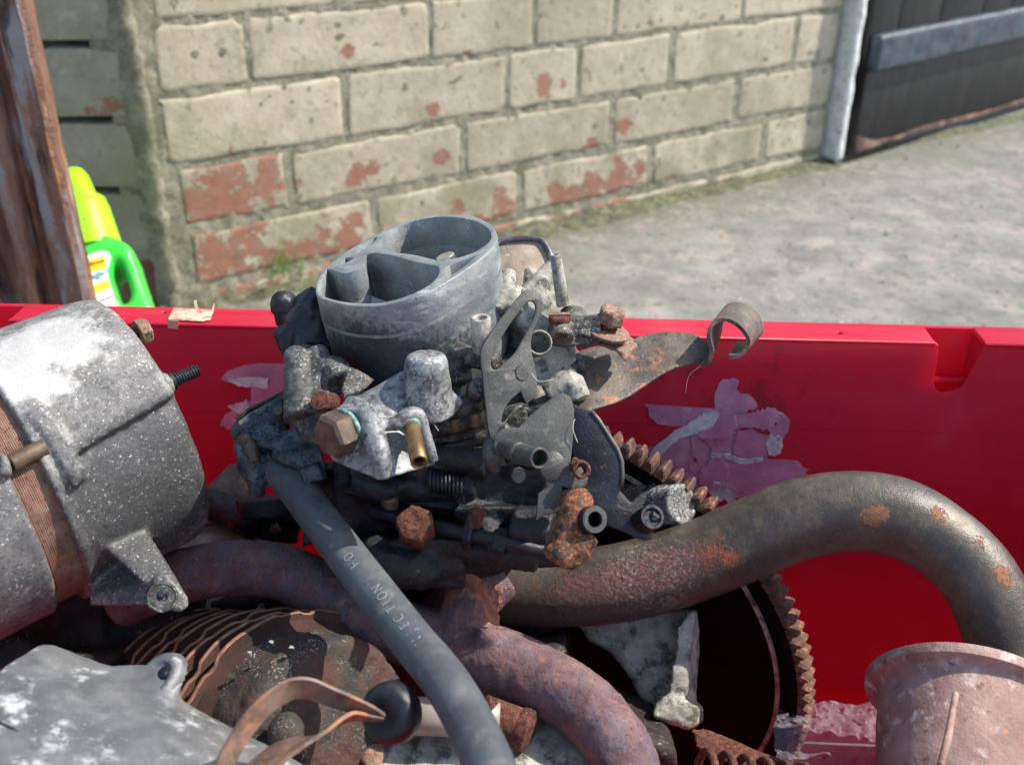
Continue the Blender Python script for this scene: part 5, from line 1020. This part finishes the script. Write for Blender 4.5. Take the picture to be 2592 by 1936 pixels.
# bell housing web in front of the flywheel
bell = join(sl('J', '560,560 900,600 1380,600 1385,850 1372,1190 1415,1225 1412,1300 1350,1350 1180,1300 1090,1250 1030,1150 930,980 850,870 700,800', .437, .014, (-.25, .15, .95), .003),
    hull([pk('J', x, y, c) for x, y, c in ((1330, 600, .432), (1375, 600, .432), (1320, 1130, .421), (1200, 1130, .421), (1260, 700, .428), (1370, 640, .438), (1340, 1130, .43))]),  # added rib faces the sun, standing in for a patch of sunlight
    hull([pk('J', x, y, c) for x, y, c in ((1180, 1130, .420), (1330, 1150, .418), (1415, 1220, .420), (1410, 1300, .420), (1340, 1345, .418), (1100, 1270, .416), (1110, 1200, .42), (1350, 1340, .44), (1150, 1150, .44))]))
mesh_obj('bell_housing', cast(bell, .0013, 3, .0022, .01, .0007), mt['cast_pale'], en, smooth=180)
mesh_obj('starter_nose', cast(join(cyl(pk('Q', 1380, 1010, .458), pk('Q', 1735, 980, .432), .0125, .0086), hull([pk('Q', 1300, 1000, .45), pk('Q', 1530, 790, .445), pk('Q', 1540, 830, .44), pk('Q', 1330, 1040, .445), pk('Q', 1500, 900, .455)])), .0010, 3, .0012, .008, .0003), alloy_speck('speckled_starter_alloy', [(.3, '2c2a29'), (.5, '4d4a46'), (.7, '716d66')], .52), en, smooth=180)
mesh_obj('gear_guard', cast(sl('Q', '1230,830 1290,900 1340,960 1530,785 1550,830 1470,960 1400,1120 1250,1180 1200,1000', .437, .004, (.1, .25, .95), .0008), .0008, 1), mt['cast_dark'], en, smooth=180)
# crankcase mass
blk = join(box(P(1000, 1820, .465), N(.075, .0, 0), N(0, .045, .02), N(0, 0, .03)), box(P(900, 1560, .462), N(.06, .01, 0), N(0, .02, 0), N(0, 0, .02)), box(P(1280, 1700, .462), N(.022, 0, 0), N(0, .035, .01), N(0, 0, .010)),
           box(P(1500, 1850, .42), N(.03, -.01, 0), N(0, .014, .004), N(0, 0, .03)), cyl(P(1380, 1720, .462), P(1360, 1600, .465), .014))
mesh_obj('crankcase', cast(blk, .0022, 4, .006, .02, .0015), mt['engine'], en, smooth=180)
dc = N(.72, .04, .69).normalized()
dr = join(lathe(P(822, 1885, .356), dc, [(.0375, -.02), (.0372, .0), (.0355, .003), (.026, .0042), (.018, .0045), (.016, .008), (.0001, .009)], 56), ball(P(722, 1850, .329), .006))
mesh_obj('gritty_cover', cast(dr, .0014, 3, .0026, .01, .0008), mt['crank'], en, smooth=180)
# cooling fins: each a disc with a few notched edges
C0, C1 = P(500, 1835, .432), P(745, 1887, .374); fd = (C1 - C0).normalized(); fdir = N(.72, .04, .69).normalized()
mesh_obj('cylinder_barrel', lathe(C0 - fdir * .01, fdir, [(.034, 0), (.036, .01), (.038, .075)], 40), mt['fin'], en, smooth=50)
nf = 9
for i in range(nf):
    s_ = i / (nf - 1); c_ = C0 + (C1 - C0) * s_; r_ = .0478 + .0010 * s_; ph = random.uniform(0, .4); fa, fb, fc = frame(fdir + N(random.uniform(-.02, .02), random.uniform(-.02, .02), 0), N(0, 1, 0))
    Vs, Fs = [], []; sg_ = 120
    for z, dr_ in ((-.0011, 0), (-.0005, .0005), (.0005, .0005), (.0011, 0)):
        for k in range(sg_):
            t = 2 * math.pi * k / sg_; q = (t + ph + .12 * i) % (2 * math.pi / 7); n_ = -.0016 * (1 if q < .10 else 0) - .0008 * (1 if .10 <= q < .34 else 0) + .0006 * mnoise.noise(V((t * 4, i, 0)))
            rr = r_ + n_ + dr_; Vs.append(c_ + (fa * math.cos(t) + fb * math.sin(t)) * rr + fc * (z + .0007 * mnoise.noise(V((math.cos(t) * 2, math.sin(t) * 2, i)))))
    for j in range(3):
        for k in range(sg_): Fs.append((j * sg_ + k, j * sg_ + (k + 1) % sg_, (j + 1) * sg_ + (k + 1) % sg_, (j + 1) * sg_ + k))
    Fs.append(tuple(reversed(range(sg_)))); Fs.append(tuple(range(3 * sg_, 4 * sg_)))
    fo2 = mesh_obj('cooling_fin', (Vs, Fs), mt['fin'], en, smooth=40); fo2.data.materials.append(mt['fin_edge'])
    for pf in fo2.data.polygons[:3 * sg_]: pf.material_index = 1
mesh_obj('cylinder_skirt', lathe(C1 + fdir * .002, fdir, [(.0455, 0), (.0450, .001), (.0410, .010), (.0385, .016), (.02, .0165)], 60), mt['fin'], en, smooth=50)
for k, (u, v) in enumerate(((*p1('E', 1655, 925),), (*p1('E', 1920, 885),), (*p1('E', 1785, 840),), (*p1('E', 1640, 920),))):
    p = P(u, v, .343); mesh_obj('paint_fleck', hull([p + V((random.uniform(-1, 1), random.uniform(-1, 1), random.uniform(-1, 1))) * .0011 for _ in range(9)]), mt['cast_pale'], en, smooth=0)
# side tube, collar and pitted casting at the bottom
bt = thing('bottom_casting', 'pitted pale speckled casting with a beige cross tube at the bottom edge of the crate', 'engine part', P(1150, 2000, .36))
mesh_obj('cross_tube', cyl(P(960, 1806, .362), P(1265, 1822, .362), .0066), mt['beige_tube'], bt, smooth=50)
mesh_obj('cross_tube', cyl(P(1220, 1800, .362), P(1318, 1835, .366), .0060), mt['rust'], bt, smooth=50)
mesh_obj('collar', lathe(P(1312, 1838, .366), P(1352, 1856, .364) - P(1312, 1838, .366), [(.0055, -.001), (.0072, 0), (.0078, .002), (.0075, .0045), (.005, .0055), (.0001, .0055)], 30), mt['rust'], bt, smooth=50)
mesh_obj('pitted_block', cast(hull([P(u, v, c) for u, v, c in ((905, 1890, .366), (1010, 1862, .37), (1400, 1868, .372), (1470, 1815, .38), (1560, 1960, .36), (1500, 2100, .34), (900, 2100, .34), (1100, 2000, .40), (1400, 2000, .40), (1250, 1800, .385))]), .0014, 3, .0025, .01, .0008), mt['cast_pale'], bt, smooth=180)
mesh_obj('rust_pad', cast(hull([P(u, v, c) for u, v, c in ((898, 1895, .362), (925, 1870, .362), (975, 1890, .362), (975, 1960, .35), (930, 1960, .35), (940, 1900, .372))]), .0009, 3, .0014, .004), mt['rust_pale'], bt, smooth=180)

# ---- round cover and junk under the alternator
rc = thing('round_cover', 'round pale corroded metal cover lying between the alternator and the hose', 'engine part', P(500, 1560, .45))
ro = P(505, 1478, .452); rn = N(-.1, .62, .78)
rg = lathe(ro, rn, [(.0335, -.006), (.0338, .0), (.0325, .0012), (.0312, .001), (.0308, -.0015), (.026, -.002), (.0001, -.0015)], 60)
mesh_obj('disc', rg, mt['cast_pale'], rc, smooth=40)
mesh_obj('face', lathe(ro + rn * .0002, rn, [(.0305, -.0014), (.026, -.0014), (.0001, -.0008)], 50), mt['tin'], rc, smooth=40)
jk = thing('engine_bracket', 'dark crusty engine bracket with rusty wedge plate under the hose end', 'bracket', P(650, 1420, .45))
mesh_obj('wedge_plate', cast(join(hull([pk('U', x, y, c) for x, y, c in ((390, 350, .470), (560, -40, .475), (1000, -60, .462), (1000, 500, .452), (760, 600, .452), (180, 450, .465), (200, 350, .468))] + [pk('U', x, y, .485) for x, y in ((560, 0), (1000, 0), (900, 500), (200, 450))])), .0014, 2, .002, .01), mt['bracket'], jk, smooth=180)
mesh_obj('casting', cast(join(tube([(*p1('U', 150, 520), .462, .007), (*p1('U', 450, 580), .456, .007), (*p1('U', 760, 700), .45, .008), (*p1('U', 1000, 820), .448, .007)], 6, 16), hull([pk('U', x, y, c) for x, y, c in ((740, 620, .445), (980, 540, .44), (1000, 760, .44), (800, 760, .445), (900, 650, .46))]), hull([pk('U', x, y, c) for x, y, c in ((860, 820, .45), (1200, 820, .452), (1560, 850, .46), (1520, 1090, .458), (1000, 1050, .45), (880, 980, .45), (1200, 950, .47))]), tube([(*p1('U', 1080, 800), .455, .004), (*p1('U', 1300, 700), .456, .005), (*p1('U', 1560, 790), .46, .005)], 6, 14)), .0012, 3, .0024, .008, .0009), mt['cast_dark'], jk, smooth=180)
mesh_obj('post', cast(cyl(pk('U', 1090, 420, .437), pk('U', 1110, 690, .437), .0140, .013), .0012, 2, .0014, .008), mt['cast_dark'], jk, smooth=180)
mesh_obj('rust_flake', cast(tube([(*p1('U', 1165, 930), .446, .001), (*p1('U', 1190, 870), .445, .0024), (*p1('U', 1245, 840), .445, .0022)], 6, 10), .0006, 1, .001, .003), mt['rust_pale'], jk, smooth=180)

# ---- gearcase, bottom left
gc = thing('gearcase_cover', 'smooth grey alloy gearcase cover with a bolt lug filling the bottom left corner', 'engine part', P(400, 2000, .3053))
gs = join(hull([pk('E', x, y, c) for x, y, c in ((-300, 1250, .2868), (60, 1000, .3099), (250, 850, .3256), (350, 850, .3293), (560, 960, .3293), (800, 1010, .3293), (1150, 1240, .3237), (1500, 1470, .3237), (1900, 1620, .3256), (2100, 1700, .3237), (2100, 2100, .2775), (-300, 2100, .2405))] + [pk('E', x, y, c) for x, y, c in ((300, 900, .3561), (1100, 1250, .3561), (2000, 1750, .3608), (0, 1200, .3422), (0, 2100, .3330))]),
    hull([pk('E', x, y, c) for x, y, c in ((640, 1000, .3256), (820, 985, .3275), (960, 978, .3293), (1090, 1000, .3293), (1180, 1045, .3275), (1212, 1110, .3247), (1185, 1190, .3210), (1120, 1250, .3191), (800, 1180, .3182), (500, 1000, .3237))] + [pk('E', x, y, .3422) for x, y in ((700, 1020), (1150, 1060), (1120, 1240))]))
g = cast(gs, .0016, 8, .003, .03, .0003)
mesh_obj('cover', g, mt['gearcase'], gc, smooth=180)
lp_ = pk('E', 1030, 1092, .3262); ln = N(-.2313, .72, .62)
mesh_obj('bolt_lug', cast(lathe(lp_ + ln * .0016, ln, [(.0100, -.004), (.0088, -.0012), (.0070, .0002), (.0054, .0002), (.0046, -.0012), (.0001, -.0014)], 36, f=lambda t, r, h: 1 + .15 * math.cos(2 * t + .6)), .0006, 4, .0004), mt['gearcase'], gc, smooth=180)
mesh_obj('lug_hole', cyl(lp_ + ln * .0006 + N(.003, .002, 0), lp_ + ln * .0012 + N(.003, .002, 0), .0024), mt['steel_black'], gc, smooth=50)
cr = thing('ribbed_casting', 'dark ribbed casting in the extreme bottom left corner', 'engine part', P(60, 2000, .28))
for k in range(5):
    d = k * .0042; a_, b_ = P(-40, 1800 + k * 24, .285 - k * .004), P(260, 1990 + k * 24, .275 - k * .004)
    mesh_obj('rib', cast(tube([(-60, 1806 + k * 30, .284 - k * .002, .0016), (40, 1862 + k * 30, .282 - k * .002, .0016), (140, 1926 + k * 30, .28 - k * .002, .0016), (240, 2000 + k * 30, .278 - k * .002, .0016)], 6, 10), .0008, 1, .001, .006), mt['cast_dark'], cr, smooth=180)
mesh_obj('panel', hull([P(u, v, c) for u, v, c in ((-80, 1800, .288), (60, 1868, .286), (250, 2010, .282), (100, 2200, .26), (-80, 2200, .26), (60, 2000, .30))]), mt['cast_dark'], cr, smooth=0)
# dark junk block left of the fins
mesh_obj('rocker_cover', cast(join(box(P(130, 1560, .435), N(.030, .008, 0), N(0, .014, 0), N(0, 0, .02)), box(P(330, 1600, .44), N(.03, .01, 0), N(0, .014, 0), N(0, 0, .02)), box(P(150, 1700, .42), N(.03, .0, 0), N(0, .012, 0), N(0, 0, .02)), cyl(P(60, 1640, .40), P(-20, 1700, .39), .012)), .0018, 3, .004, .012), mt['engine'], en, smooth=180)

# ---- dipstick with strap handle and rubber cap
ds = thing('dipstick', 'oil dipstick with a looped rusty strap handle and round black rubber cap', 'dipstick', P(975, 1812, .31))
kc = pk('H', 1225, 1325, .300); ka = N(-.42, .10, .90).normalized()
mesh_obj('rubber_cap', lathe(kc, ka, [(.0084, -.0076), (.0091, -.0066), (.0092, -.0033), (.0088, -.0014), (.0076, -.0002), (.0055, .0003), (.0030, -.0001), (.0012, -.0008), (.0001, -.0008)], 48), mt['black_rubber'], ds, smooth=180)
mesh_obj('rod', cyl(kc - ka * .004, kc - ka * .018, .0022), mt['steel_dark'], ds)
hp_ = [(*p1('H', 60, 1850), .268), (*p1('H', 120, 1640), .270), (*p1('H', 190, 1500), .273), (*p1('H', 290, 1350), .277), (*p1('H', 420, 1210), .281), (*p1('H', 560, 1110), .285), (*p1('H', 650, 1082), .287), (*p1('H', 760, 1090), .289), (*p1('H', 900, 1150), .292), (*p1('H', 1060, 1220), .295), (*p1('H', 1160, 1270), .297), (*p1('H', 1235, 1322), .299)]
hw = [(42, 18, .004), (40, 18, .004), (38, 20, .004), (34, 26, .004), (26, 34, .004), (16, 44, .004), (6, 48, .004), (-6, 48, .004), (-14, 42, .004), (-14, 32, .003), (-10, 20, .002), (-4, 8, .001)]
mesh_obj('strap', ribbon(hp_, hw, .0011, 8), mt['strap'], ds, smooth=50)
hp2 = [(*p1('H', 1225, 1338), .2985), (*p1('H', 1140, 1325), .297), (*p1('H', 1040, 1305), .295), (*p1('H', 960, 1340), .292), (*p1('H', 860, 1420), .288), (*p1('H', 740, 1500), .284), (*p1('H', 600, 1600), .279), (*p1('H', 440, 1740), .274), (*p1('H', 300, 1880), .27)]
hw2 = [(-2, 8, .001), (-4, 12, .001), (-14, 20, .003), (-26, 24, .006), (-30, 20, .008), (-34, -10, .010), (-38, -30, .012), (-40, -36, .012), (-40, -36, .012)]
mesh_obj('strap', ribbon(hp2, hw2, .0011, 8), mt['strap'], ds, smooth=50)

# ---- coil spring and its bar, bottom
sr = thing('coil_spring', 'rusty coil spring on a dark bar below the flywheel', 'spring', P(1880, 1990, .36))
s0_, s1_ = P(1775, 1972, .362), P(2020, 2010, .362); sdv = (s1_ - s0_); sL = sdv.length; sa, sb, sn = frame(sdv, N(0, 1, 0)); q = []
for k in range(0, 6 * 24 + 1): t = k / 24; a = t * 2 * math.pi; q.append(s0_ + sdv * (t / 5.0) + (sa * math.cos(a) + sb * math.sin(a)) * .0098)
mesh_obj('coil', sweep(q, [.0015] * len(q), 12), mt['rust'], sr, smooth=180)
mesh_obj('bar', cast(hull([P(u, v, c) for u, v, c in ((1745, 1845, .392), (1775, 1838, .394), (2000, 1930, .388), (2030, 1960, .38), (1990, 1990, .375), (1760, 1900, .385), (1900, 1940, .41))]), .0012, 2, .001, .01), mt['rust'], sr, smooth=180)

# ---- flared pipe flange, bottom right
fg = thing('flanged_pipe', 'pinkish rusty flared pipe end with a thick rim in the bottom right corner', 'pipe', P(2400, 2100, .34))
fo_ = P(2445, 1756, .372); fa_ = N(.30, .72, -.62).normalized()
pr = [(.0340, .0006), (.0347, .0001), (.0350, -.0016), (.0346, -.0034), (.0325, -.0042), (.0307, -.0052), (.0298, -.0072), (.0296, -.011), (.0296, -.018), (.0288, -.03), (.0278, -.06), (.027, -.12)]
fg_m = lathe(fo_, fa_, [(.024, -.12), (.024, .0006)] + pr, 96, closed=True, hint=N(0, 1, 0), f=lambda t, r, hh: 1 + .006 * mnoise.noise(V((math.cos(t) * 1.5, math.sin(t) * 1.5, hh * 60))))
mesh_obj('pipe', fg_m, mt['flange'], fg, smooth=35)
mesh_obj('seam', cast(tube([(*p1('G', 1438, 1290), .3380, .0011), (*p1('G', 1400, 1500), .3216, .0013), (*p1('G', 1360, 1660), .3120, .0013)], 6, 10), .0006, 1), mt['flange'], fg, smooth=180)
# ---- crumpled film in the bottom of the crate
Vs, Fs = [], []; nx, ny = 46, 40
for j in range(ny + 1):
    for i in range(nx + 1):
        u = 1960 + 330 * i / nx; v = 1775 + 200 * j / ny + (1 - min(1, j / 12)) * 40 * mnoise.noise(V((i * .06, 0, 5)))
        c = .475 - .10 * j / ny; p = P(u, v, c); r1_ = mnoise.noise(V((i * .17, j * .17, 0))); r2_ = mnoise.noise(V((i * .4, j * .4, 7)))
        Vs.append(p + N(0, .4, .9) * (.010 * (abs(r1_) - .2) + .004 * abs(r2_)))
for j in range(ny):
    for i in range(nx): a = j * (nx + 1) + i; Fs.append((a, a + 1, a + nx + 2, a + nx + 1))
prop(mesh_obj('plastic_bag', (Vs, Fs), mt['film'], smooth=0, origin=P(2100, 1900, .44)), 'crumpled clear plastic bag in the bottom of the crate beside the flywheel', 'plastic bag')
# fine fibres caught on the castings
for a, b, c_, nm in (((1780, 922, .405), (1745, 950, .41), (1735, 995, .415), 0), ((1345, 945, .362), (1365, 965, .36), (1400, 960, .36), 1), ((1455, 1060, .36), (1450, 1085, .359), (1462, 1120, .359), 1), ((1100, 1040, .37), (1085, 1050, .365), (1110, 1090, .36), 1)):
    q = cat([tuple(P(*a)), tuple(P(*b)), tuple(P(*c_))], 10); mesh_obj('fibre', sweep([V(x) for x in q], [.00012] * len(q), 5), mt['thread'], cb, smooth=180)
